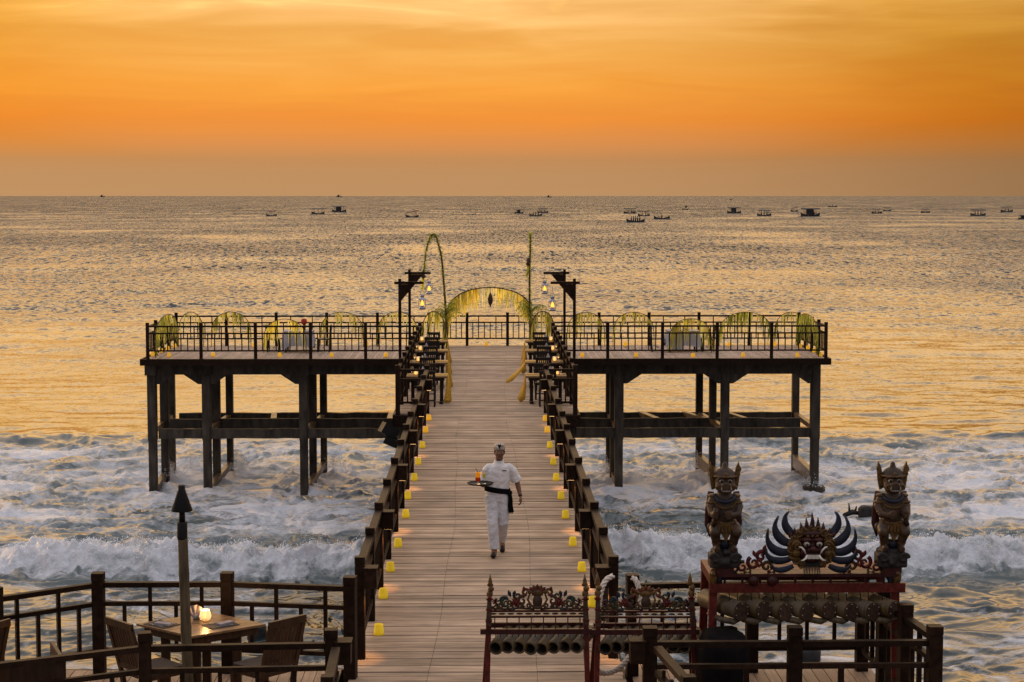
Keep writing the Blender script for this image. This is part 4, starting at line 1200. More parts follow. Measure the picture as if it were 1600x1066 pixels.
t = thing('landing_deck', 'first boards of the pier in front of the bamboo instruments', 'deck', (0, 15, 0))
y = 15.0
while y < 19.15:
    piece('plank', plank_mb(y, PW).mesh('plank', 'deck_wood'), t, (0, y, 0)); y += .158

Z3 = (1.03, .81, .27)
railing([(-4.45, 20.3), (-2.975, 20.3), (-1.55, 20.05)], 'far railing of the left terrace behind the teak table', zs=Z3, height=1.17, pw=.135, rw=.08, nb=4, full=2, bal=(.04, .81, .27))
railing([(-4.45, 20.3), (-5.42, 19.55), (-6.2, 18.95)], 'slanting outer railing of the left terrace running toward the camera', zs=Z3, height=1.17, pw=.135, rw=.08, nb=4, full=2, bal=(.04, .81, .27), ends=(False, True))
NZ = (.975, .745, .25)
railing([(-1.56, 17.7), (-3.41, 17.6), (-4.9, 16.85)], 'near railing in front of the teak table on the left terrace', zs=NZ, height=1.14, pw=.125, rw=.08, nb=4, bal=(.04, .745, .25))
railing([(-1.50, 17.55), (-1.46, 16.1)], 'handrail running from the left terrace railing toward the camera', zs=(.98, .74, .25), height=1.10, pw=.11, rw=.09, nb=3, ends=(False, True))
railing([(1.66, 20.12), (3.05, 20.25), (4.33, 20.3)], 'far railing of the right terrace behind the carved instruments', zs=Z3, height=1.17, pw=.135, rw=.08, nb=3, full=2, bal=(.04, .81, .27))
railing([(4.33, 20.3), (4.38, 19.4), (4.43, 18.6), (4.52, 17.72)], 'right side railing of the right terrace', zs=(1.02, .79, .25), height=1.17, pw=.135, rw=.09, nb=3, bal=(.045, .79, .25), ends=(False, False), full=2)
railing([(1.64, 17.7), (3.10, 17.7), (4.52, 17.72)], 'near railing in front of the tall carved instrument', zs=NZ, height=1.15, pw=.14, rw=.08, nb=2, bal=(.055, .745, .25), full=0)
railing([(1.69, 17.55), (1.86, 16.2)], 'handrail running from the right terrace railing toward the camera', zs=(.98, .74, .25), height=1.06, pw=.12, rw=.09, nb=3, ends=(False, True))
for x, lab in ((-1.435, 'wooden lamp box on the corner post of the left terrace railing'), (1.51, 'wooden lamp box on the corner post of the right terrace railing')):
    b = MB().box(x - .075, x + .075, 17.58, 17.78, .80, 1.02, .006); b.box(x - .085, x + .085, 17.57, 17.79, 1.02, 1.035)
    t = thing('lamp_box', lab, 'lamp box', (x, 17.68, .80)); b.build('housing', 'rail_wood', t)
    MB().box(x - .05, x + .05, 17.61, 17.75, .792, .799).build('lamp_lens', 'ivory', t)

# ------------------------------------------------------------------ teak dining group on the left terrace
TX, TYc, TZ = -3.15, 19.45, .775
ax = Vector((.72, .0, 0)); ay = Vector((0.0, .56, 0))
cL, cN, cR, cF = Vector((TX - .71, TYc + .02, 0)), Vector((TX + .0, TYc - .56, 0)), Vector((TX + .72, TYc - .02, 0)), Vector((TX + .02, TYc + .56, 0))
t = thing('teak_table', 'square teak table set cornerwise on the left terrace by the railing', 'table', (TX, TYc, 0))
nb_ = 9
for k in range(nb_):
    f0, f1 = k / nb_ + .003, (k + 1) / nb_ - .003
    q_ = [cL.lerp(cN, f0), cL.lerp(cN, f1), cF.lerp(cR, f1), cF.lerp(cR, f0)]
    MB().prism([(p.x, p.y) for p in q_], TZ - .024, TZ + rnd.uniform(-.0006, .0006)).build('slat', 'teak_top', t)
ins = .86
ctr = (cL + cN + cR + cF) / 4
for a, b_ in ((cL, cN), (cN, cR), (cR, cF), (cF, cL)):
    p = ctr.lerp(a, ins); q_ = ctr.lerp(b_, ins)
    MB().bar((p.x, p.y, TZ - .07), (q_.x, q_.y, TZ - .07), .025, .085).build('apron', 'teak', t)
for a in (cL, cN, cR, cF):
    p = ctr.lerp(a, .55)
    MB().box(p.x - .045, p.x + .045, p.y - .045, p.y + .045, 0, TZ - .026).build('leg', 'teak', t)
def teak_chair(label, loc, rz, group=None):
    t = thing('teak_chair', label, 'chair', loc, group)
    X0, Y0_, Z0 = loc
    M = Matrix.Translation(Vector(loc)) @ Matrix.Rotation(rz, 4, 'Z')
    def bd(b, nm, mat):
        b.v = [tuple(M @ Vector(v)) for v in b.v]; return b.build(nm, mat, t)
    bd(MB().box(-.24, .24, -.24, .24, .40, .44), 'seat', 'teak')
    bd(MB().box(-.225, .225, -.20, .23, .441, .495, .02), 'cushion', 'cushion')
    for x in (-.22, .22): bd(MB().box(x - .025, x + .025, .19, .24, 0, .40), 'leg', 'teak')
    # tall raked back
    def pt(x, z, o=0): return Vector((x, -.25 - .17 * (z - .4) / .62 + o, z))
    for x in (-.225, .225): bd(MB().bar(pt(x, 0) + Vector((0, -.05, 0)), pt(x, .42), .05, .045, (0, 1, 0)), 'rear_leg', 'teak')
    for x in (-.225, .225): bd(MB().bar(pt(x, .40), pt(x, 1.0), .05, .035, (0, 1, 0)), 'back_post', 'teak')
    bd(MB().bar(pt(-.25, 1.005), pt(.25, 1.005), .035, .075), 'top_rail', 'teak')
    bd(MB().bar(pt(-.20, .52), pt(.20, .52), .03, .06), 'lower_rail', 'teak')
    for k in range(8):
        x = -.175 + k * .05
        bd(MB().bar(pt(x, .55), pt(x, .97), .036, .014, (0, 1, 0)), 'slat', 'teak')
    for s_ in (-1, 1):
        bd(MB().bar((s_ * .22, .215, .2), (s_ * .22, -.25, .2), .03, .04), 'stretcher', 'teak')
    return t
teak_chair('teak slat back chair at the left corner of the teak table', (-3.54, 18.78, 0), math.radians(-47))
teak_chair('teak slat back chair at the right corner of the teak table', (-2.40, 18.86, 0), math.radians(47))
teak_chair('teak slat back chair cut off by the left edge of the picture', (-5.50, 18.6, 0), math.radians(60))
# open teak planter box by the near railing
t = thing('wooden_box', 'open topped teak box standing at the far left of the near railing', 'box', (-4.7, 17.35, 0))
MB().bar((-5.2, 17.18, .52), (-4.13, 17.30, .58), .035, .72).build('front_panel', 'teak', t)
MB().bar((-4.15, 17.33, .58), (-4.42, 17.95, .62), .035, .70).build('side_panel', 'teak', t)
MB().bar((-5.3, 17.85, .5), (-4.42, 17.93, .5), .035, .5).build('rear_panel', 'teak', t)
MB().prism([(-5.2, 17.21), (-4.17, 17.32), (-4.42, 17.9), (-5.3, 17.82)], .12, .15).build('floor_panel', 'teak', t)
# setting on the table
vx, vy = at_z(321, 970, TZ).x, at_z(321, 970, TZ).y
t = thing('candle_vase', 'round glowing glass candle holder on the teak table', 'candle', (vx, vy, TZ + .003))
MB().lathe((vx, vy, TZ + .003), [(.03, 0), (.055, .015), (.066, .05), (.06, .085), (.046, .11), (.048, .118)], 18, cap=False).build('glass', 'frosted_glass', t)
MB().lathe((vx, vy, TZ + .012), [(.032, 0), (.032, .03)], 12).build('wax', 'ivory', t)
MB().lathe((vx, vy, TZ + .044), [(.003, 0), (.011, .015), (.006, .035), (.001, .048)], 8).build('flame', 'flame', t)
ld = bpy.data.lights.new('candle_light', 'POINT'); ld.energy = 6.0; ld.color = (1, .52, .17); ld.shadow_soft_size = .03
lo = bpy.data.objects.new('candle_light', ld); C.objects.link(lo); lo.location = (0, 0, .135); lo.parent = t
nx_, ny_ = at_z(305, 968, TZ).x, at_z(305, 968, TZ).y
b = MB()
def fan(u, v):
    a = (u - .5) * 2.2
    r__ = .035 + .13 * v
    return (nx_ + math.sin(a) * r__ * .75 + .012 * math.sin(u * 28) * v, ny_ + .02 * math.sin(u * 24) * v + .02 * v, TZ + .004 + math.cos(a) * r__ * .95)
b.grid(fan, 26, 5)
b.lathe((nx_ + .01, ny_, TZ + .003), [(.035, 0), (.03, .04), (.012, .06)], 10)
tag(b.build('napkin', 'cloth_grey', None, org=(nx_, ny_, TZ)), 'grey napkin folded into a fan beside the candle on the teak table', 'napkin')
for i, (pxs, lab) in enumerate([((253, 976), 'grey placemat with cutlery near the left corner of the teak table'), ((345, 977), 'napkin with cutlery on the right front of the teak table')]):
    p = at_z(*pxs, TZ)
    t = thing('place_setting', lab, 'place setting', (p.x, p.y, TZ + .002))
    b = MB(); d = Vector((.78, -.62 if i == 0 else .62, 0)).normalized(); e = Vector((-d.y, d.x, 0))
    P_ = lambda a, c, z: Vector((p.x, p.y, z)) + d * a + e * c
    q_ = [P_(-.17, -.12, 0), P_(.17, -.12, 0), P_(.17, .12, 0), P_(-.17, .12, 0)]
    b.prism([(v.x, v.y) for v in q_], TZ + .002, TZ + .006); b.build('placemat', 'cushion', t)
    b = MB(); q0, q1 = P_(-.05, -.04, TZ + .02), P_(.14, .0, TZ + .02)
    b.bar(q0, q1, .075, .022); b.build('napkin', 'cloth_grey', t)
    for c in (-.085, .085):
        b = MB(); b.bar(P_(-.10, c, TZ + .010), P_(.05, c, TZ + .010), .012, .004); b.bar(P_(.05, c, TZ + .010), P_(.11, c, TZ + .010), .022, .004)
        b.build('cutlery', 'grey_metal', t)
# bamboo torch
t = thing('garden_torch', 'unlit bamboo garden torch with a black metal cone standing by the near railing', 'torch', (-3.10, 18.3, 0))
P0, P1 = Vector((-3.095, 18.3, 0)), Vector((-3.135, 18.3, 2.0))
pts = []; rad = []
for k in range(25):
    f_ = k / 24; pts.append(P0.lerp(P1, f_)); rad.append(.058 - .008 * f_ + (.004 if k in (5, 12, 19) else 0))
MB().tube(pts, rad, 14).build('bamboo_pole', 'bamboo_old', t)
x = -3.138
MB().lathe((x, 18.3, 1.94), [(.052, 0), (.054, .015), (.053, .17), (.046, .185)], 16).build('sleeve', 'black_metal', t)
MB().lathe((x, 18.3, 2.12), [(.032, 0), (.03, .13)], 12).build('neck', 'black_metal', t)
MB().lathe((x, 18.3, 2.235), [(.107, 0), (.110, .006), (.036, .225), (.036, .262), (.032, .268)], 18).build('cone_snuffer', 'black_metal', t)

# ------------------------------------------------------------------ bamboo instruments
def spiral(c, r0, r1, turns, a0, n=26, dirn=1):
    pts = []
    for k in range(n + 1):
        f_ = k / n; a = a0 + dirn * turns * 2 * math.pi * f_; r__ = r0 + (r1 - r0) * f_
        pts.append((c[0] + r__ * math.cos(a), c[1] + r__ * math.sin(a)))
    return pts
def scroll(b, pts, y_, r0, r1, flat=.55):
    n = len(pts)
    b.tube([(p[0], y_, p[1]) for p in pts], [r0 + (r1 - r0) * k / (n - 1) for k in range(n)], 7, True, flat)
def leaf(b, c, ang, ln, wd, y_, th=.012):
    # pointed carved leaf with a ridge
    d = Vector((math.cos(ang), 0, math.sin(ang))); e = Vector((-math.sin(ang), 0, math.cos(ang))); c = Vector((c[0], y_, c[1]))
    outl = [(0, 0), (.25, .7), (.5, 1), (.75, .62), (1, 0.05), (.75, -.62), (.5, -1), (.25, -.7)]
    top = [c + d * (ln * u) + e * (wd / 2 * v) + Vector((0, -th * .3, 0)) for u, v in outl]
    bot = [p + Vector((0, th, 0)) for p in top]
    rid = [c + d * (ln * .15) + Vector((0, -th, 0)), c + d * (ln * .8) + Vector((0, -th, 0))]
    vs_ = top + bot + rid; fs = []
    for k in range(8):
        k2 = (k + 1) % 8
        fs.append((k, 8 + k, 8 + k2, k2))
        fs.append((k, k2, 16 if k in (0, 7, 1, 6) else 17))
    fs += [(2, 17, 16), (6, 16, 17), (8, 9, 10, 11, 12, 13, 14, 15)]
    b.add(vs_, fs)
def rosette(b, c, r, y_, n=8):
    for k in range(n):
        a = 2 * math.pi * k / n; leaf(b, (c[0] + .2 * r * math.cos(a), c[1] + .2 * r * math.sin(a)), a, r * .85, r * .55, y_, .014)
def carved_panel(t, x0, x1, z0, y_):
    """openwork carved crest, x0..x1 wide, standing on z0"""
    W = (x1 - x0); cx = (x0 + x1) / 2; s = W / .98
    gold, blue, green, red, brown = MB(), MB(), MB(), MB(), MB()
    # centre vase with a crown of petals
    brown.ball((cx, y_, z0 + .095 * s), (.055 * s, .022, .075 * s), 12, 8)
    brown.ball((cx, y_, z0 + .025 * s), (.05 * s, .02, .022 * s), 10, 6)
    gold.ball((cx, y_, z0 + .185 * s), (.07 * s, .02, .045 * s), 10, 6)
    for k in range(7):
        a = math.radians(20 + k * 140 / 6)
        leaf(red if k % 2 else gold, (cx + .05 * s * math.cos(a), z0 + .18 * s + .03 * s * math.sin(a)), a, .075 * s, .045 * s, y_ - .004)
    for sg in (-1, 1):
        X = lambda u: cx + sg * u * s
        def sp(b, u, v, r0, r1, turns, a0, t0, t1, n=22):
            if sg < 0: a = math.pi - math.radians(a0)
            else: a = math.radians(a0)
            scroll(b, spiral((X(u), z0 + v * s), r0 * s, r1 * s, turns, a, n, -sg), y_, t0 * s * 1.35, t1 * s * 1.35)
        # stems of the vase
        scroll(gold, [(X(.02), z0 + .02 * s), (X(.07), z0 + .05 * s), (X(.105), z0 + .11 * s), (X(.085), z0 + .17 * s), (X(.10), z0 + .215 * s)], y_, .016 * s, .009 * s)
        sp(gold, .13, .19, .045, .008, 1.2, 200, .014, .007)
        sp(brown, .165, .10, .055, .010, 1.1, 120, .016, .008)
        sp(green, .215, .155, .045, .01, 1.2, 60, .013, .007)
        rosette(red, (X(.235), z0 + .085 * s), .055 * s, y_ - .008); red.ball((X(.235), y_ - .014, z0 + .085 * s), (.02 * s, .012, .02 * s), 8, 5)
        for a_, bb, u, v, ln in ((70, blue, .29, .14, .085), (35, blue, .31, .11, .08), (110, blue, .265, .15, .07), (-60, green, .25, .03, .06), (150, red, .16, .15, .06), (80, red, .14, .20, .06)):
            a = math.radians(a_) if sg > 0 else math.pi - math.radians(a_)
            leaf(bb, (X(u), z0 + v * s), a, ln * s, .042 * s, y_ - .006)
        sp(green, .345, .075, .055, .010, 1.25, 100, .014, .007)
        sp(brown, .29, .03, .035, .006, 1.1, 20, .011, .006)
        sp(gold, .395, .04, .038, .007, 1.2, 160, .013, .006)
        sp(brown, .19, .035, .036, .007, 1.2, 200, .014, .007); sp(brown, .10, .045, .03, .006, 1.1, 300, .012, .006); sp(green, .38, .11, .03, .006, 1.1, 120, .010, .005); sp(gold, .31, .075, .032, .006, 1.2, 250, .012, .006)
        sp(blue, .42, .085, .042, .007, 1.2, 60, .012, .006)
        rosette(red, (X(.465), z0 + .09 * s), .032 * s, y_ - .004, 6)
        sp(brown, .455, .035, .032, .006, 1.1, 10, .011, .006)
        scroll(brown, [(X(.03), z0 + .008), (X(.2), z0 + .018 * s), (X(.35), z0 + .008), (X(.485), z0 + .012 * s)], y_, .012 * s, .010 * s)
    for b, m_ in ((gold, 'gold_paint'), (blue, 'blue_paint'), (green, 'green_paint'), (red, 'red_paint'), (brown, 'brown_carving')):
        b.build('carving', m_, t, kind='stuff')
def finial(t, x, y_, z0, z1, lean=0.0):
    h_ = z1 - z0
    b = MB(); b.bar((x, y_, z0), (x + lean * .5, y_, z0 + h_ * .55), .062, .062, (0, 1, 0), .045, .05)
    b.build('finial_shaft', 'brown_carving', t)
    b = MB(); c = lambda f_: (x + lean * f_)
    b.ball((c(.6), y_ - .01, z0 + h_ * .62), (.036, .036, .045), 10, 7)
    b.ball((c(.66) + .012, y_ - .02, z0 + h_ * .72), (.034, .034, .035), 10, 7)
    b.lathe((c(.85), y_, z0 + h_ * .76), [(.026, 0), (.036, h_ * .03), (.022, h_ * .07), (.024, h_ * .10), (.012, h_ * .17), (.003, h_ * .24)], 9)
    b.build('finial_head', 'gold_paint', t)
    b = MB()
    for f_ in (.08, .3, .5): b.box(c(f_) - .036, c(f_) + .036, y_ - .036, y_ + .036, z0 + h_ * f_, z0 + h_ * f_ + .02)
    b.ball((c(.55), y_ - .03, z0 + h_ * .55), (.022, .02, .03), 8, 5)
    b.build('finial_bands', 'red_paint', t)
def bamboo_tube(t, a, b_, r, mat='bamboo', nm='bamboo_tube', cut=True):
    # hollow tube, its mouth at a
    a = Vector(a); b_ = Vector(b_); d = (b_ - a).normalized()
    e = d.orthogonal().normalized(); g = d.cross(e); n = 16
    mb = MB(); vs_ = []
    prof = [(.0, r * .72, 0), (0, r * .97, 0), (.006, r, 0), ((b_ - a).length * .48, r * .96, 0), ((b_ - a).length * .5, r * 1.03, 0), ((b_ - a).length * .52, r * .96, 0), ((b_ - a).length, r * .98, 0)]
    prof = [((b_ - a).length * .8, r * .70, 0)] + prof
    for dd, rr_, _ in prof:
        for k in range(n):
            q_ = 2 * math.pi * k / n
            vs_.append(a + d * dd + (e * math.cos(q_) + g * math.sin(q_)) * rr_)
    m = len(prof); fs = []
    for i in range(m - 1):
        for k in range(n):
            k2 = (k + 1) % n; fs.append((i * n + k, i * n + k2, (i + 1) * n + k2, (i + 1) * n + k))
    fs += [tuple(range(n)), tuple((m - 1) * n + k for k in range(n))]
    mb.add(vs_, fs, True)
    mb.mi = [1 if j < n or j == (m - 1) * n else 0 for j in range(len(fs))]
    return mb.build(nm, [mat, 'bamboo_hollow'], t)
def rindik(x0, x1, y_, label, zr=.80, ztop=1.42, leanr=0.0):
    t = thing('bamboo_xylophone', label, 'xylophone', ((x0 + x1) / 2, y_, 0))
    # legs, splayed
    for x, sg in ((x0, -1), (x1, 1)):
        MB().bar((x + sg * .02, y_ - .04, 0), (x, y_ - .01, zr + .06), .055, .055, (0, 1, 0)).build('leg', 'red_paint', t)
        MB().bar((x + sg * .05, y_ + .40, 0), (x + sg * .0, y_ + .30, zr - .02), .055, .055, (0, 1, 0)).build('leg', 'red_paint', t)
        MB().bar((x, y_ - .03, zr - .06), (x, y_ + .38, zr - .06), .05, .06).build('end_rail', 'red_paint', t)
    MB().bar((x0 - .09, y_ - .045, zr), (x1 + .06, y_ - .045, zr), .045, .055).build('front_rail', 'dark_red', t)
    MB().bar((x0 - .03, y_ + .33, zr - .02), (x1 + .03, y_ + .33, zr - .02), .045, .055).build('rear_rail', 'dark_red', t)
    za = zr + .14
    MB().box(x0, x1, y_ - .015, y_ + .015, za, za + .022).build('crest_rail', 'dark_red', t)
    MB().box(x0, x1, y_ - .015, y_ + .015, za + .062, za + .084).build('crest_rail', 'dark_red', t)
    n = 8
    b = MB()
    for k in range(n):
        xx = x0 + (x1 - x0) * (k + .5) / n
        b.box(xx - .006, xx + .006, y_ - .01, y_ + .01, zr + .02, za + .002)
    b.build('spindles', 'dark_red', t, kind='stuff')
    b = MB()
    for k in range(11):
        xx = x0 + (x1 - x0) * (k + .5) / 11
        b.ball((xx, y_, za + .042), ((x1 - x0) / 26, .01, .012), 8, 5)
    b.build('crest_beads', 'brown_carving', t)
    carved_panel(t, x0 + .04, x1 - .04, za + .086, y_)
    for x, sg in ((x0, -1), (x1, 1)):
        finial(t, x, y_ - .02, zr + .06, ztop, -sg * .02 + leanr)
    for k in range(n):
        f_ = (k + .5) / n; xx = x0 + .02 + (x1 - x0 - .06) * f_
        L_ = .50 - .012 * k
        tb = bamboo_tube(t, (xx - .01, y_ - .11, zr - .165 + .012 * math.sin(k * 1.3)), (xx + .16, y_ + L_ - .12, zr - .085), .080 - .001 * k, 'bamboo_old' if k % 2 else 'bamboo')
        b = MB()
        for dx in (-.03, .03): b.tube([(xx + .02 + dx, y_ - .045, zr + .025), (xx + .02 + dx * .9, y_ - .06, zr - .06)], .004, 5)
        b.build('cord', 'black_metal', tb)
    return t
rindik(.02, 1.07, 19.0, 'carved red bamboo xylophone standing across the pier start, left of its twin')
rindik(1.20, 2.23, 19.02, 'carved red bamboo xylophone right of its twin, partly behind the terrace railing', zr=.785, ztop=1.43, leanr=-.03)

# the tall instrument with two guardians and a mask
GX0, GX1, GY = 2.42, 4.44, 19.0
gt = thing('carved_bamboo_instrument', 'large red carved bamboo instrument carrying a fanged mask between two guardian figures', 'instrument', ((GX0 + GX1) / 2, GY, 0))
zb = 1.27
for x, sg in ((GX0 + .02, -1), (GX1 - .04, 1)):
    MB().bar((x + sg * .02, GY - .03, 0), (x, GY, zb + .12), .085, .075, (0, 1, 0)).build('leg', 'red_paint', gt)
    MB().bar((x + sg * .03, GY + .75, 0), (x, GY + .70, zb + .1), .085, .075, (0, 1, 0)).build('leg', 'red_paint', gt)
    MB().bar((x, GY - .05, zb + .09), (x, GY + .78, zb + .09), .09, .10).build('end_rail', 'red_paint', gt)
    b = MB(); b.ball((x + sg * .01, GY - .06, zb + .12), (.05, .035, .095), 10, 8); b.ball((x + sg * .01, GY - .09, zb + .16), (.03, .03, .03), 8, 6)
    b.build('leg_boss', 'gold_paint', gt)
    b = MB(); b.ball((x - sg * .06, GY - .05, zb + .11), (.035, .03, .085), 10, 8); b.build('leg_boss', 'blue_paint', gt)
MB().bar((GX0 - .03, GY - .05, zb), (GX1 + .06, GY - .05, zb), .06, .10).build('front_beam', 'red_paint', gt)
MB().bar((GX0, GY + .70, zb - .03), (GX1, GY + .70, zb - .03), .06, .09).build('rear_beam', 'red_paint', gt)
MB().box(GX0 + .05, GX1 - .05, GY - .10, GY + .12, zb + .125, zb + .16).build('top_board', 'dark_red', gt)
for k in range(4):
    MB().box(GX0 + .06, GX1 - .06, GY + .16 + k * .135, GY + .285 + k * .135, zb + .10, zb + .125).build('shelf_board', 'red_paint', gt)
b = MB()
for k in range(10): b.box(GX0 + .14 + k * .19 - .012, GX0 + .14 + k * .19 + .012, GY - .04, GY - .015, zb + .05, zb + .125)
b.build('spindles', 'dark_red', gt, kind='stuff')
for px_ in (2.86, 3.06):
    MB().ball((px_, GY - .09, zb + .085), (.06, .05, .06), 10, 7).build('boss', 'dark_red', gt)
# hanging bamboo tubes with closed, studded ends
for k in range(8):
    xx = GX0 + .14 + k * .235
    r__ = .104 - .001 * k
    ez = zb - .225 + .012 * math.sin(k * 2)
    A_ = Vector((xx + .16, GY - .18, ez)); B_ = Vector((xx - .16, GY + .42, ez + .01))
    tb = bamboo_tube(gt, B_, A_, r__, 'bamboo' if k % 3 else 'bamboo_old')
    d = (A_ - B_).normalized(); e = Vector((d.y, -d.x, 0)).normalized(); u = Vector((0, 0, 1))
    b = MB()
    n = 16; vs_ = [A_ + d * .012 + (e * math.cos(2 * math.pi * q_ / n) + u * math.sin(2 * math.pi * q_ / n)) * r__ * .97 for q_ in range(n)]
    vs_ += [v - d * .02 for v in vs_]
    b.add(vs_, [tuple(range(n))] + [(q_, (q_ + 1) % n, n + (q_ + 1) % n, n + q_) for q_ in range(n)])
    b.build('end_cap', 'brown_carving', tb)
    b = MB()
    for a in (30, 90, 150, 205, 335): b.ball(A_ + d * .016 + (e * math.cos(math.radians(a)) + u * math.sin(math.radians(a))) * r__ * .8, .007, 7, 5)
    b.build('studs', 'bone', tb, kind='stuff')
    b = MB()
    for dx in (-.05, .05): b.tube([(xx + .08 + dx, GY - .06, zb + .05), (xx + .09 + dx * .8, GY - .085, zb - .14)], .005, 5)
    b.build('cord', 'black_metal', tb)
# scalloped lower edge of split bamboo under the tubes
b = MB()
for k in range(8):
    xx = GX0 + .10 + k * .235
    b.tube([(xx - .12, GY + .1, zb - .315), (xx, GY - .12, zb - .33), (xx + .12, GY - .16, zb - .345), (xx + .24, GY - .10, zb - .315)], [.02, .035, .035, .015], 8)
b.build('split_bamboo', 'bamboo_old', gt)
# side scrolls of the crest
zc = zb + .165
gold, red, green = MB(), MB(), MB()
cx = 3.47
for sg in (-1, 1):
    X = lambda u: cx + sg * u
    def sp(b, u, v, r0, r1, turns, a0, t0, t1):
        a = math.radians(a0) if sg > 0 else math.pi - math.radians(a0)
        scroll(b, spiral((X(u), zc + v), r0, r1, turns, a, 22, -sg), GY - .02, t0, t1, .6)
    sp(red, .52, .17, .06, .012, 1.2, 150, .026, .013); sp(red, .60, .10, .07, .012, 1.2, 60, .024, .012)
    sp(gold, .46, .06, .06, .012, 1.2, 200, .022, .012); sp(red, .72, .055, .06, .01, 1.2, 110, .02, .01)
    sp(green, .80, .04, .05, .01, 1.1, 40, .018, .01); sp(red, .40, .02, .04, .01, 1.0, 0, .018, .01)
    sp(gold, .66, .02, .04, .01, 1.0, 0, .016, .01)
    for a_, u, v in ((70, .58, .16), (110, .50, .22), (40, .72, .10), (60, .82, .07), (150, .86, .04)):
        a = math.radians(a_) if sg > 0 else math.pi - math.radians(a_)
        leaf(red if v > .1 else green, (X(u), zc + v), a, .085, .045, GY - .03)
    rosette(red, (X(.545), zc + .10), .05, GY - .045)
for b, m_ in ((gold, 'gold_paint'), (red, 'red_paint'), (green, 'green_paint')): b.build('crest_scroll', m_, gt, kind='stuff')

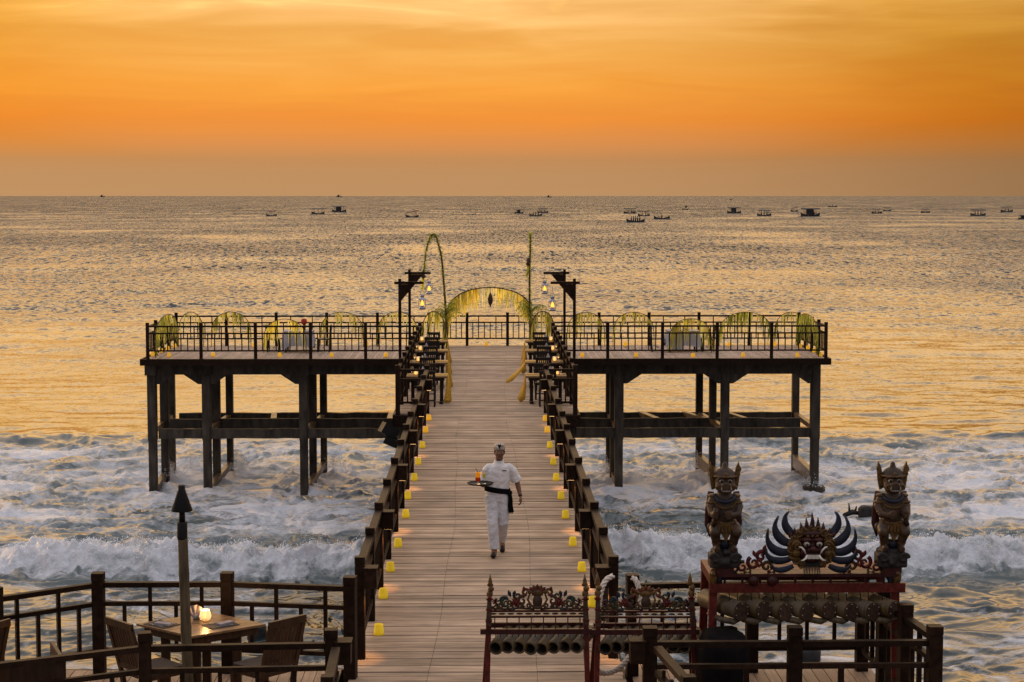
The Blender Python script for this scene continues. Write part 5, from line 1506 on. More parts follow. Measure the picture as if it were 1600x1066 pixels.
# ------------------------------------------------------------------ the mask
def kala_mask(cx, y_, z0):
    t = thing('carved_mask', 'carved demon mask with white fangs and blue curving horns on the red frame', 'mask', (cx, y_, z0))
    k = 1.0
    H = lambda u, v, o=0: Vector((cx + u, y_ + o, z0 + v))
    b = MB()
    b.ball(H(0, .27, .02), (.155, .11, .16), 16, 12); b.ball(H(0, .17, -.03), (.12, .10, .07), 14, 9)
    for sg in (-1, 1):
        b.ball(H(sg * .085, .21, -.07), (.055, .045, .06), 10, 8); b.ball(H(sg * .06, .345, -.08), (.06, .04, .028), 10, 7)
        b.ball(H(sg * .045, .245, -.12), (.03, .03, .022), 8, 6)
    b.ball(H(0, .255, -.12), (.042, .05, .035), 10, 8); b.ball(H(0, .13, -.06), (.085, .06, .03), 10, 7)
    o = b.build('face', 'dark_red', t); union(o, .011, 2); bake(o)
    b = MB()
    for sg in (-1, 1): b.ball(H(sg * .068, .305, -.115), (.034, .03, .026), 12, 8)
    b.build('eyes', 'bone', t)
    b = MB()
    for sg in (-1, 1): b.ball(H(sg * .066, .302, -.139), (.015, .012, .015), 8, 6)
    b.build('pupils', 'bamboo_hollow', t)
    b = MB()
    for i in range(6):
        x = -.052 + i * .0208
        b.box(cx + x - .0092, cx + x + .0092, y_ - .135, y_ - .105, z0 + .150, z0 + .192, .003)
    b.build('teeth', 'ivory', t)
    for sg in (-1, 1):
        b = MB(); b.tube([H(sg * .062, .190, -.125), H(sg * .078, .160, -.14), H(sg * .105, .140, -.15), H(sg * .135, .137, -.15)], [.013, .014, .011, .003], 8); b.build('fang', 'ivory', t)
        b = MB(); b.tube([H(sg * .080, .205, -.12), H(sg * .098, .245, -.135), H(sg * .125, .275, -.14), H(sg * .155, .282, -.13)], [.008, .011, .010, .003], 8); b.build('tusk', 'ivory', t)
    # gilded mane of curls and petals around the face
    b = MB(); r_ = random.Random(3)
    for i in range(17):
        a = math.radians(-75 + i * 330 / 16 + 0)
        a = math.radians(-120 + i * 300 / 16) + math.pi / 2 + math.radians(30) - math.radians(60)
        c = (cx + .215 * math.cos(a), z0 + .25 + .195 * math.sin(a))
        b.ball((c[0], y_ - .02, c[1]), (.052, .035, .052), 9, 7)
        scroll(b, spiral(c, .044, .008, 1.2, a, 16, 1), y_ - .055, .014, .007, .7)
    b.ball((cx, y_ + .03, z0 + .25), (.24, .05, .22), 16, 10)
    b.build('mane', 'gold_paint', t)
    b = MB()
    for sg in (-1, 1):
        for v in (.2, .3): b.ball(H(sg * .165, v, -.06), (.05, .04, .045), 9, 7)
        scroll(b, spiral((cx + sg * .165, z0 + .28), .055, .01, 1.4, 0 if sg > 0 else math.pi, 20, sg), y_ - .095, .012, .007, .7)
    b.build('ear_curls', 'gold_paint', t, kind='stuff')
    # flame crown
    b = MB()
    for i, (u, h_) in enumerate([(0, .275), (-.055, .215), (.055, .215), (-.105, .16), (.105, .16), (-.165, .10), (.165, .10), (-.215, .06), (.215, .06)]):
        p0 = H(u, .37, -.03); 
        b.tube([p0, p0 + Vector((u * .05, 0, h_ * .35)), p0 + Vector((u * .12 + .006, 0, h_ * .62)), p0 + Vector((u * .16, 0, h_))], [.030, .032, .022, .002], 7, True, .6)
    b.ball(H(0, .40, -.03), (.12, .05, .05), 12, 7)
    b.build('flame_crown', 'dark_red', t)
    b = MB()
    for u in (-.05, 0, .05): b.ball(H(u, .385, -.085), .016, 8, 6)
    for i in range(12): b.ball(H(-.13 + i * .0236, .36 + .02 * math.cos((i - 5.5) * .4), -.075), .009, 6, 5)
    b.build('jewels', 'gold_paint', t)
    # horns: five to a side, each a blue crescent with a pale rim
    for sg in (-1, 1):
        for pts, r0 in (([(.17, .37), (.235, .42), (.285, .50), (.285, .59), (.245, .645)], .044),
                        ([(.21, .29), (.30, .32), (.375, .40), (.395, .50), (.355, .60)], .050),
                        ([(.22, .20), (.33, .20), (.425, .25), (.475, .35), (.465, .46)], .048),
                        ([(.21, .13), (.32, .105), (.42, .12), (.48, .18), (.485, .25)], .040),
                        ([(.19, .05), (.27, .015), (.35, .005), (.405, .03), (.43, .07)], .034)):
            P = [Vector((cx + sg * u, y_ - .01, z0 + v)) for u, v in pts]
            fine = []
            for i in range(len(P) - 1):
                p0, p1, p2, p3 = P[max(i - 1, 0)], P[i], P[i + 1], P[min(i + 2, len(P) - 1)]
                for q_ in range(5):
                    u = q_ / 5; fine.append(.5 * ((2 * p1) + (p2 - p0) * u + (2 * p0 - 5 * p1 + 4 * p2 - p3) * u * u + (3 * p1 - p0 - 3 * p2 + p3) * u ** 3))
            fine.append(P[-1]); n = len(fine)
            rr_ = [r0 * (.62 + .38 * math.sin(math.pi * min(1, (i / (n - 1)) * 1.35))) * (1 - (i / (n - 1)) ** 3.2) + .002 for i in range(n)]
            hb = MB().tube(fine, rr_, 9, True, .5).build('horn', 'blue_paint', t)
            # rim along the inner curve
            rim = MB(); q_ = []
            for i, p in enumerate(fine):
                d = (fine[min(i + 1, n - 1)] - fine[max(i - 1, 0)]).normalized(); nrm = Vector((-d.z * sg, 0, d.x * sg))
                q_.append(p + nrm * rr_[i] * .92 + Vector((0, -.010, 0)))
            rim.tube(q_, [.007] * (n - 1) + [.001], 6); rim.build('rim', 'rim_grey', hb)
    b = MB()
    for i in range(22):
        u = -.075 + i * .0071; b.tube([H(u, .13, -.05), H(u * 1.1, .06, -.065), H(u * 1.35 + .006 * math.sin(i * 3), -.06 - .05 * abs(math.sin(i * 1.7)), -.07)], [.006, .004, .0012], 5)
    b.build('beard', 'hair', t)
    return t
kala_mask(3.48, GY - .06, zb + .19)

# ------------------------------------------------------------------ guardian figures
def guardian(cx, y_, z0, label, mirror=1, seed=1):
    t = thing('guardian_statue', label, 'statue', (cx, y_, z0), None)
    m = mirror
    P = lambda u, v, o=0: Vector((cx + m * u * .80, y_ + o, z0 + v))
    # rocky carved base
    b = MB(); r_ = random.Random(seed)
    b.box(cx - .16, cx + .16, y_ - .12, y_ + .14, z0, z0 + .14, .03)
    for i in range(26):
        a = r_.uniform(0, 2 * math.pi)
        b.ball(P(.145 * math.cos(a), r_.uniform(.04, .20), .12 * math.sin(a)), (r_.uniform(.03, .055), r_.uniform(.03, .05), r_.uniform(.03, .05)), 8, 6)
    b.ball(P(0, .17, 0), (.15, .11, .06), 12, 8)
    for sg in (-1, 1): scroll(b, spiral((cx + sg * .11, z0 + .11), .06, .01, 1.4, 0 if sg > 0 else math.pi, 20, sg), y_ - .14, .018, .009, .9)
    o = b.build('base', 'grey_carving', t); union(o, .011, 1); bake(o)
    # body: bent legs, belly, arms, head in one carving
    b = MB()
    b.rings([(P(0, .42), .09, .085), (P(0, .50), .115, .105), (P(0, .60), .118, .11), (P(0, .70), .122, .10), (P(0, .775), .10, .085), (P(0, .82), .06, .06)], 16)
    for sg in (-1, 1):
        b.tube([P(sg * .075, .47, -.01), P(sg * .135, .42, -.10), P(sg * .145, .385, -.14)], [.075, .072, .062], 12)      # thigh, bent forward
        b.tube([P(sg * .145, .40, -.13), P(sg * .12, .31, -.09), P(sg * .105, .22, -.06)], [.058, .052, .042], 12)
        b.tube([P(sg * .105, .225, -.05), P(sg * .11, .205, -.15)], [.042, .034], 10)
        b.ball(P(sg * .145, .395, -.145), .058, 10, 8)
    # arms: one fist on the belly, one holding a club at the hip
    b.tube([P(.135, .745), P(.19, .65, -.02), P(.155, .575, -.10), P(.055, .575, -.15)], [.058, .052, .046, .036], 12)
    b.ball(P(.035, .58, -.155), (.05, .045, .052), 10, 8)
    b.tube([P(-.135, .745), P(-.185, .65, -.02), P(-.175, .585, -.09), P(-.145, .585, -.14)], [.058, .05, .044, .038], 12)
    b.ball(P(-.145, .585, -.15), (.045, .045, .055), 10, 8)
    for i in range(4):
        for (fx, fz) in ((.035, .62), (-.145, .625)): b.tube([P(fx - .03, fz - .024 * i, -.185), P(fx + .03, fz - .024 * i, -.19)], [.013, .013], 7)
    PH = lambda u, v, o=0: Vector((cx + m * u * 1.0, y_ + o * 1.1, z0 + .80 + (v - .80) * 1.03))
    # head with heavy jaw, snout and brows
    b.tube([PH(0, .80), PH(0, .87, -.02)], [.075, .08], 12)
    b.ball(PH(0, .915, -.02), (.118, .11, .108), 16, 12)
    b.ball(PH(0, .865, -.09), (.098, .07, .058), 14, 9)
    b.ball(PH(0, .905, -.115), (.05, .042, .038), 10, 8)
    for sg in (-1, 1):
        b.ball(PH(sg * .065, .875, -.085), (.05, .046, .044), 10, 8); b.ball(PH(sg * .048, .965, -.095), (.048, .026, .018), 10, 6)
        b.ball(PH(sg * .03, .893, -.135), .017, 8, 6)
    b.ball(PH(0, .845, -.125), (.06, .03, .016), 10, 6); b.ball(PH(0, .818, -.11), (.05, .03, .018), 10, 6)
    o = b.build('body', 'flesh_carving', t); union(o, .0095, 2); bake(o)
    b = MB()
    for sg in (-1, 1): b.ball(PH(sg * .045, .938, -.105), (.026, .022, .022), 10, 7)
    b.build('eyes', 'bone', t)
    b = MB()
    for sg in (-1, 1): b.ball(PH(sg * .045, .936, -.122), (.015, .010, .015), 8, 6)
    b.build('pupils', 'bamboo_hollow', t)
    b = MB()
    for i in range(5): b.ball(PH(-.032 + .016 * i, .838, -.152), (.0075, .006, .010), 6, 5)
    for sg in (-1, 1): b.tube([PH(sg * .045, .835, -.145), PH(sg * .052, .862, -.16), PH(sg * .048, .885, -.155)], [.009, .008, .002], 6)
    b.build('teeth', 'bone', t, kind='stuff')
    b = MB()
    for sg in (-1, 1):
        scroll(b, spiral((PH(sg * .075, .865).x, PH(0, .868).z), .036, .006, 1.3, 0 if sg > 0 else math.pi, 16, sg), y_ - .155, .012, .006, .8)
        b.tube([PH(sg * .015, .972, -.125), PH(sg * .05, .985, -.125), PH(sg * .088, .965, -.105)], [.010, .014, .005], 7)
    b.build('face_curls', 'gold_paint', t, kind='stuff')
    # headdress: band, crest and two tall pointed ear plates
    b = MB()
    b.lathe(PH(0, .965, -.015), [(.125, 0), (.132, .018), (.12, .03), (.108, .05), (.078, .085), (.038, .105), (.03, .12), (.024, .15), (.005, .165)], 14)
    o = b.build('crown', 'brown_carving', t)
    b = MB(); b.lathe(PH(0, .975, -.02), [(.126, 0), (.138, .008), (.126, .016)], 16); b.ball(PH(0, 1.0, -.115), (.026, .014, .03), 8, 6)
    b.build('crown_band', 'gold_paint', o)
    for sg in (-1, 1):
        b = MB()
        out_ = [(.095, .85), (.135, .83), (.155, .93), (.165, 1.06), (.152, 1.135), (.125, 1.08), (.108, 1.0), (.098, .93)]
        q_ = [(cx + sg * u, z0 + v) for u, v in out_]
        if sg < 0: q_ = q_[::-1]
        b.prism_y(q_, y_ - .015, y_ + .03)
        for i in range(4): leaf(b, (cx + sg * (.115 + .010 * i), z0 + .86 + .05 * i), math.radians(80) if sg > 0 else math.radians(100), .09, .05, y_ - .022)
        b.build('ear_plate', 'gold_paint', t)
    # collar, belt, loincloth
    b = MB()
    for i in range(15):
        a = math.pi * (1 + i / 14)
        b.ball(P(.128 * math.cos(a), .775 - .055 * abs(math.sin(a)), -.02 + .10 * math.sin(a)), (.026, .018, .022), 8, 6)
    b.build('collar', 'blue_paint', t)
    b = MB()
    for i in range(19):
        a = math.pi * (1 + i / 18)
        b.ball(P(.150 * math.cos(a), .735 - .085 * abs(math.sin(a)), -.02 + .11 * math.sin(a)), (.012, .010, .012), 6, 5)
    for sg in (-1, 1):
        for (u, v, o_, r__) in ((.175, .70, -.01, .058), (.165, .60, -.07, .050), (.14, .385, -.125, .064), (.112, .27, -.075, .052)):
            b.tube([P(sg * u, v - .010, o_), P(sg * u, v + .010, o_)], r__, 12)
    for i in range(9): b.ball(P(-.12 + .03 * i, .505 - .02 * math.sin(math.pi * i / 8), -.02 - .115 * math.sin(math.pi * i / 8)), .017, 7, 5)
    for i in range(5): leaf(b, (cx + (-.06 + .03 * i), z0 + .47), math.radians(-90 + (i - 2) * 8), .09, .03, y_ - .16)
    b.build('ornaments', 'gold_paint', t, kind='stuff')
    b = MB()
    b.tube([P(-.145, .50, -.0), P(-.10, .485, -.10), P(0, .48, -.125), P(.10, .485, -.10), P(.145, .50, 0)], [.022] * 5, 8)
    b.prism_y([(cx - .085, z0 + .48), (cx + .085, z0 + .48), (cx + .05, z0 + .38), (cx + m * .005, z0 + .29), (cx - .05, z0 + .38)], y_ - .15, y_ - .115)
    for sg in (-1, 1): b.ball(P(sg * .19, .665, -.02), (.05, .05, .018), 10, 6); b.ball(P(sg * .16, .77, 0), (.05, .06, .022), 10, 6)
    b.build('loincloth', 'gold_paint', t, kind='stuff')
    b = MB()
    b.tube([P(0, .30, -.06), P(0, .21, -.05)], [.055, .07], 10, True, .6)
    for sg in (-1, 1):
        b.tube([P(sg * .10, .46, .0), P(sg * .17, .42, -.02), P(sg * .155, .45, -.05)], [.03, .062, .05], 10)
    b.build('sash', 'blue_paint', t)
    b = MB()
    b.tube([P(-.135, .66, -.16), P(-.14, .54, -.16), P(-.165, .47, -.13)], [.030, .022, .034], 9)
    b.build('club', 'brown_carving', t)
    b = MB()
    for sg in (-1, 1):
        b.tube([P(sg * .17, .80, .06), P(sg * .195, .62, .08), P(sg * .20, .45, .07), P(sg * .185, .31, .05)], [.035, .04, .045, .008], 9, True, .5)
    b.build('cape', 'dark_red', t, kind='stuff')
    return t
guardian(2.55, GY + .0, zb + .165 + .06, 'carved guardian statue with a wide snout on the left end of the red instrument', 1, 5)
guardian(4.355, GY + .0, zb + .165 + .06, 'carved guardian statue with crossed hands on the right end of the red instrument', -1, 9)
for x in (2.55, 4.355):
    MB().box(x - .10, x + .10, GY - .1, GY + .1, zb + .161, zb + .226, .015).build('statue_plinth', 'dark_red', gt)

# ------------------------------------------------------------------ rope, covered case, drum
def rope(pts, r, label):
    P = [Vector(p) for p in pts]; fine = []
    for i in range(len(P) - 1):
        p0, p1, p2, p3 = P[max(i - 1, 0)], P[i], P[i + 1], P[min(i + 2, len(P) - 1)]
        for q_ in range(14):
            u = q_ / 14; fine.append(.5 * ((2 * p1) + (p2 - p0) * u + (2 * p0 - 5 * p1 + 4 * p2 - p3) * u * u + (3 * p1 - p0 - 3 * p2 + p3) * u ** 3))
    fine.append(P[-1])
    t = thing('rope', label, 'rope', P[0])
    dist = 0; N_ = len(fine)
    strands = [[], [], []]
    prev = None
    for i, p in enumerate(fine):
        d = (fine[min(i + 1, N_ - 1)] - fine[max(i - 1, 0)]).normalized()
        if prev is None: e = d.orthogonal().normalized()
        else: e = (prev - d * prev.dot(d)).normalized(); dist += (p - fine[i - 1]).length
        prev = e; g = d.cross(e)
        for k in range(3):
            a = dist / (r * 5.2) * 2 * math.pi + k * 2 * math.pi / 3
            strands[k].append(p + (e * math.cos(a) + g * math.sin(a)) * r * .52)
    for k in range(3): MB().tube(strands[k], r * .56, 7).build('strand', 'rope', t)
    return t
RY = 19.9
Q = lambda px, py, y_: at_y(px, py, y_)
rope([Q(958, 900, 19.7), Q(946, 908, 19.65), Q(938, 930, 19.6), Q(935, 965, 19.55), Q(934, 1010, 19.45), Q(933, 1046, 19.4), Q(950, 1052, 19.5), Q(972, 1040, 19.6), Q(990, 1014, 19.75), Q(998, 985, 19.85), Q(999, 950, 19.95), Q(998, 920, 20.0), Q(991, 904, 20.05), Q(982, 906, 20.1)], .031,
     'thick twisted pale rope looped over the corner post behind the right xylophone')
b = MB(); r_ = random.Random(2)
def lumpy(c, s, seed, sub=18):
    mb = MB(); n, m = 26, 16
    vs_ = []
    for i in range(m + 1):
        for k in range(n):
            a = math.pi * i / m; q_ = 2 * math.pi * k / n
            d = Vector((math.sin(a) * math.cos(q_), math.sin(a) * math.sin(q_), math.cos(a)))
            e = Vector([math.copysign(abs(v) ** .55, v) for v in d])
            nn = mnoise.noise(d * 2.2 + Vector((seed, 0, 0))) * .10 + mnoise.noise(d * 6 + Vector((0, seed, 0))) * .05
            p = Vector((e.x * s[0], e.y * s[1], e.z * s[2])) * (1 + nn) + Vector(c)
            vs_.append(p)
    fs = [(i * n + k, (i + 1) * n + k, (i + 1) * n + (k + 1) % n, i * n + (k + 1) % n) for i in range(m) for k in range(n)]
    mb.add(vs_, fs, True); return mb
o = lumpy((2.52, 18.75, .43), (.27, .34, .43), 4.0).build('covered_case', 'cloth_black', None, org=(2.52, 18.75, 0))
tag(o, 'equipment case under a rumpled black cover behind the right terrace railing', 'covered case')
t = thing('small_drum', 'pale wooden hand drum lying low behind the railing post', 'drum', (2.05, 18.2, .3))
MB().tube([(2.04, 18.05, .36), (2.03, 18.20, .40), (2.02, 18.35, .44)], [.075, .085, .07], 16).build('shell', 'ivory', t)
b = MB()
for k in range(8):
    a = 2 * math.pi * k / 8
    b.tube([(2.04 + .072 * math.cos(a), 18.06, .36 + .072 * math.sin(a)), (2.02 + .07 * math.cos(a + .3), 18.34, .44 + .07 * math.sin(a + .3))], .006, 5)
b.build('lacing', 'black_metal', t)
MB().box(1.98, 2.10, 18.12, 18.3, 0, .30).build('stand', 'rail_wood', t)

# ------------------------------------------------------------------ people
fold_tex = bpy.data.textures.new('cloth_folds', 'CLOUDS'); fold_tex.noise_scale = .07; fold_tex.noise_depth = 2
def soft_union(o, voxel, smooth, folds=0.0):
    union(o, voxel, smooth)
    if folds:
        d = o.modifiers.new('folds', 'DISPLACE'); d.texture = fold_tex; d.strength = folds; d.mid_level = .5; d.texture_coords = 'LOCAL'
    return bake(o)
def person(loc, label, pose, shirt='shirt', trousers='trousers', vest=None, yaw=0.0, detail=1.0):
    """figure standing at loc and facing -Y (toward the camera); pose gives joints as (x, forward, z)"""
    t = thing('person', label, 'person', loc)
    R = Matrix.Rotation(yaw, 3, 'Z'); O = Vector(loc)
    def P(u, f, z): return O + R @ Vector((u, -f, z))
    J = {k: P(*v) for k, v in pose.items() if k[0] != '_'}
    vx = .0085 / detail
    hd = J['head']
    # ---- body: head, neck, arms with hands, feet - one skin
    b = MB()
    b.ball(hd, (.072, .090, .112), 18, 14)
    b.ball(hd + R @ Vector((0, -.022, -.060)), (.056, .062, .052), 14, 10)           # jaw
    b.ball(hd + R @ Vector((0, -.068, -.092)), (.026, .022, .018), 10, 7)             # chin
    b.tube([hd + R @ Vector((0, -.088, .020)), hd + R @ Vector((0, -.106, -.018)), hd + R @ Vector((0, -.100, -.030))], [.010, .015, .013], 8)  # nose
    for s_ in (-1, 1):
        b.ball(hd + R @ Vector((s_ * .016, -.096, -.028)), .010, 7, 5)
        b.ball(hd + R @ Vector((s_ * .032, -.083, .030)), (.026, .012, .008), 8, 5)   # brow
        b.ball(hd + R @ Vector((s_ * .038, -.070, -.020)), (.022, .018, .018), 8, 6)  # cheek
        b.ball(hd + R @ Vector((s_ * .076, .008, -.006)), (.012, .022, .034), 8, 7)   # ear
    b.ball(hd + R @ Vector((0, -.090, -.052)), (.026, .012, .006), 8, 5); b.ball(hd + R @ Vector((0, -.088, -.064)), (.022, .012, .007), 8, 5)
    b.tube([hd + R @ Vector((0, .015, -.06)), J['neck'] + Vector((0, 0, .02)), J['neck'] - Vector((0, 0, .05))], [.054, .056, .075], 14)
    b.rings([(J['pelvis'] + Vector((0, 0, -.05)), .12, .085), (J['pelvis'] + Vector((0, 0, .12)), .115, .08), (J['chest'], .135, .09), (J['neck'] + Vector((0, 0, -.07)), .10, .07), (J['neck'], .06, .055)], 14)
    for s_ in ('R', 'L'):
        b.tube([J['chest'] + (J['sho' + s_] - J['chest']) * .5, J['sho' + s_] + (J['chest'] - J['sho' + s_]) * .2 + Vector((0, 0, -.04)), J['sho' + s_].lerp(J['elb' + s_], .28), J['elb' + s_].lerp(J['sho' + s_], .4), J['elb' + s_]], [.04, .036, .040, .042, .038], 12)
        b.tube([J['elb' + s_], J['elb' + s_].lerp(J['wri' + s_], .35), J['wri' + s_]], [.039, .040, .026], 12)
        w_, h_ = J['wri' + s_], J['han' + s_]
        d = (h_ - w_).normalized()
        up = R @ Vector(pose.get('_palm' + s_, (0, -1, 0)))                            # out of the palm
        up = (up - d * up.dot(d)).normalized(); sd_ = d.cross(up)
        thumb = pose.get('_th' + s_, 1)
        c = w_ + d * .05
        b.tube([w_ - d * .01, w_ + d * .03, w_ + d * .085], [.026, .034, .036], 12, True, .55, up)
        curl = pose.get('_curl' + s_, .5)
        for i, (o_, ln) in enumerate(((-.030, .066), (-.010, .076), (.011, .070), (.031, .056))):
            p0 = w_ + d * .082 + sd_ * o_ * thumb; p1 = p0 + (d * math.cos(curl * .5) + up * math.sin(curl * .5)) * ln * .45
            p2 = p1 + (d * math.cos(curl * 1.2) + up * math.sin(curl * 1.2)) * ln * .32
            p3 = p2 + (d * math.cos(curl * 1.9) + up * math.sin(curl * 1.9)) * ln * .26
            b.tube([p0 - d * .012, p0, p1, p2, p3], [.0095, .0098, .0092, .0085, .0065], 7)
        p0 = w_ + d * .028 - sd_ * .030 * thumb; b.tube([p0, p0 + d * .028 - sd_ * .022 * thumb + up * .01, p0 + d * .058 - sd_ * .024 * thumb + up * .022], [.013, .0115, .008], 7)
        b.tube([J['hip' + s_], J['kne' + s_], J['ank' + s_]], [.075, .05, .036], 12)
        b.tube([J['ank' + s_], J['toe' + s_].lerp(J['ank' + s_], .4) - Vector((0, 0, .0)), J['toe' + s_]], [.036, .032, .024], 10)
    o = b.build('body', 'skin', t); soft_union(o, vx, 2)
    # ---- eyes, hair
    b = MB()
    for s_ in (-1, 1): b.ball(hd + R @ Vector((s_ * .031, -.0815, .012)), (.0125, .0085, .007), 9, 6)
    b.build('eyes', 'ivory', t)
    b = MB()
    for s_ in (-1, 1): b.ball(hd + R @ Vector((s_ * .031, -.0890, .012)), (.006, .004, .006), 8, 5)
    b.build('pupils', 'hair', t)
    b = MB(); b.ball(hd + R @ Vector((0, .016, .028)), (.079, .087, .10), 16, 12)
    for s_ in (-1, 1): b.ball(hd + R @ Vector((s_ * .066, .0, .02)), (.014, .04, .04), 8, 6)
    b.build('hair', 'hair', t)
    # ---- trousers
    b = MB(); pv = J['pelvis']
    b.rings([(pv + Vector((0, 0, -.10)), .165, .115), (pv, .178, .122), (pv + Vector((0, 0, .10)), .165, .112), (pv + Vector((0, 0, .16)), .155, .105)], 16)
    for s_ in ('R', 'L'):
        an = J['ank' + s_]; kn = J['kne' + s_]; hp = J['hip' + s_]
        b.tube([hp + Vector((0, 0, .04)), hp.lerp(kn, .45), kn, kn.lerp(an, .45), kn.lerp(an, .86), kn.lerp(an, .97)], [.108, .098, .083, .080, .078, .080], 14)
    o = b.build('trousers', trousers, t); soft_union(o, vx, 2, .026)
    # ---- shirt with short sleeves
    b = MB(); ch = J['chest']; nk = J['neck']
    b.rings([(pv + Vector((0, 0, .015)), .187, .128), (pv + Vector((0, 0, .12)), .176, .122), (pv.lerp(ch, .7), .182, .125), (ch + Vector((0, 0, .05)), .176, .120), (nk + Vector((0, 0, -.075)), .130, .095), (nk + Vector((0, 0, -.03)), .082, .075), (nk + Vector((0, 0, .012)), .066, .066)], 18)
    for s_ in ('R', 'L'):
        sh = J['sho' + s_]; el = J['elb' + s_]
        b.tube([ch + (sh - ch) * .45 + Vector((0, 0, .035)), sh + (ch - sh) * .12 + Vector((0, 0, -.022)), sh.lerp(el, .28), sh.lerp(el, .6), sh.lerp(el, .95)], [.060, .064, .066, .072, .082], 14)
    o = b.build('shirt', shirt, t); soft_union(o, vx, 2, .024)
    if vest:
        b = MB(); b.rings([(pv + Vector((0, 0, .0)), .195, .136), (pv.lerp(ch, .7), .192, .136), (ch + Vector((0, 0, .06)), .185, .130), (nk + Vector((0, 0, -.05)), .13, .10)], 18)
        o = b.build('vest', vest, t); soft_union(o, vx, 1)
    # placket, collar, badge
    b = MB(); b.tube([nk + R @ Vector((math.cos(a) * .064, math.sin(a) * .064, .012 + .006 * math.sin(a))) for a in [2 * math.pi * k / 18 for k in range(19)]], .010, 6, False)
    b.build('collar', shirt, t)
    # shoes
    for s_ in ('R', 'L'):
        an, to = J['ank' + s_], J['toe' + s_]
        b = MB(); heel = J['heel' + s_]
        b.tube([heel + (heel - to).normalized() * .015 + Vector((0, 0, .02)), heel.lerp(to, .3) + Vector((0, 0, .022)), heel.lerp(to, .7) + Vector((0, 0, .018)), to + Vector((0, 0, .012)), to + (to - heel).normalized() * .025 + Vector((0, 0, .006))], [.036, .042, .046, .042, .02], 12)
        b.tube([heel.lerp(to, .15) + Vector((0, 0, .03)), an + Vector((0, 0, .01))], [.042, .044], 12)
        o = b.build('shoe', 'leather', t); soft_union(o, vx, 2)
    # headcloth: folded udeng with a dark knot in front
    b = MB(); top = hd + Vector((0, 0, .045))
    b.rings([(top + Vector((0, 0, -.012)), .0835, .098), (top + Vector((0, 0, .02)), .0865, .101), (top + Vector((0, 0, .055)), .083, .097), (top + R @ Vector((0, .005, .078)), .068, .082), (top + R @ Vector((0, .01, .086)), .03, .04)], 20)
    b.build('headcloth', 'headcloth' if vest is None else 'cloth_white', t)
    b = MB(); fc = top + R @ Vector((0, -.094, .035))
    b.add([fc + R @ Vector((0, -.013, -.02)), fc + R @ Vector((.028, -.004, .03)), fc + R @ Vector((.012, .002, .05)), fc + R @ Vector((0, -.004, .035)), fc + R @ Vector((-.012, .002, .05)), fc + R @ Vector((-.028, -.004, .03)), fc + R @ Vector((0, .02, .02))],
          [(0, 1, 3), (1, 2, 3), (0, 3, 5), (3, 4, 5), (0, 6, 1), (1, 6, 2), (2, 6, 3), (3, 6, 4), (4, 6, 5), (5, 6, 0)])
    b.build('headcloth_knot', 'cloth_black', t)
    return t, J, P
WX, WYY = .16, 27.05
pose = {'head': (.035, .06, 1.595), 'neck': (.03, .02, 1.44), 'chest': (.025, .0, 1.25), 'pelvis': (.005, -.02, .93),
        'shoR': (-.145, .0, 1.385), 'elbR': (-.205, -.03, 1.115), 'wriR': (-.195, .20, 1.10), 'hanR': (-.215, .30, 1.105),
        'shoL': (.20, .0, 1.385), 'elbL': (.305, -.05, 1.115), 'wriL': (.355, .0, .90), 'hanL': (.365, .03, .80),
        'hipR': (-.085, .0, .87), 'kneR': (-.070, .11, .50), 'ankR': (-.045, .13, .10), 'heelR': (-.045, .11, .030), 'toeR': (-.065, .30, .026),
        'hipL': (.090, -.02, .87), 'kneL': (.090, .00, .49), 'ankL': (.075, -.27, .185), 'heelL': (.075, -.315, .125), 'toeL': (.080, -.15, .020),
        '_palmR': (0, 0, 1), '_thR': -1, '_curlR': .12, '_palmL': (-1, .15, 0), '_thL': 1, '_curlL': .75}
wt, J, P = person((WX, WYY, 0), 'waiter in white shirt, white trousers and patterned headcloth walking up the pier with a tray', pose)
# dark sash knotted at his left hip
pv = J['pelvis']
b = MB()
n = 26; vs_ = []
for k in range(n):
    a = 2 * math.pi * k / n
    tilt = -.028 * math.cos(a)
    for (ro, dz) in ((1.0, -.042), (1.045, 0), (1.0, .042)):
        vs_.append(pv + Vector((.196 * ro * math.cos(a), .138 * ro * math.sin(a), .075 + tilt + dz)))
fs = []
for k in range(n):
    k2 = (k + 1) % n
    for j in range(2): fs.append((3 * k + j, 3 * k2 + j, 3 * k2 + j + 1, 3 * k + j + 1))
b.add(vs_, fs, True); b.build('sash', 'cloth_black', wt)
kn = pv + Vector((.185, -.085, .035))
b = MB(); b.ball(kn, (.042, .035, .042), 10, 7)
b.tube([kn, kn + Vector((.012, -.01, -.10)), kn + Vector((.010, -.005, -.20)), kn + Vector((.024, 0, -.30))], [.030, .036, .040, .045], 10, True, .4)
for dx in (-.02, 0, .02): b.tube([kn + Vector((.024 + dx, 0, -.295)), kn + Vector((.026 + dx, 0, -.33))], [.006, .004], 5)
b.build('sash_tail', 'cloth_black', wt)
q_ = J['chest'] + Vector((.085, -.128, .065)); MB().box(q_.x - .032, q_.x + .032, q_.y - .004, q_.y + .008, q_.z - .006, q_.z + .006).build('name_badge', 'hair', wt)
b = MB()
for k in range(4): b.ball(J['chest'] + Vector((0, -.128, .13 - .05 * k)), (.006, .004, .006), 7, 5)
b.build('buttons', 'ivory', wt)
d = (J['wriL'] - J['elbL']).normalized(); b = MB()
b.tube([J['wriL'] - d * .025, J['wriL'] - d * .005], [.031, .030], 14); b.build('wristwatch', 'black_metal', wt)
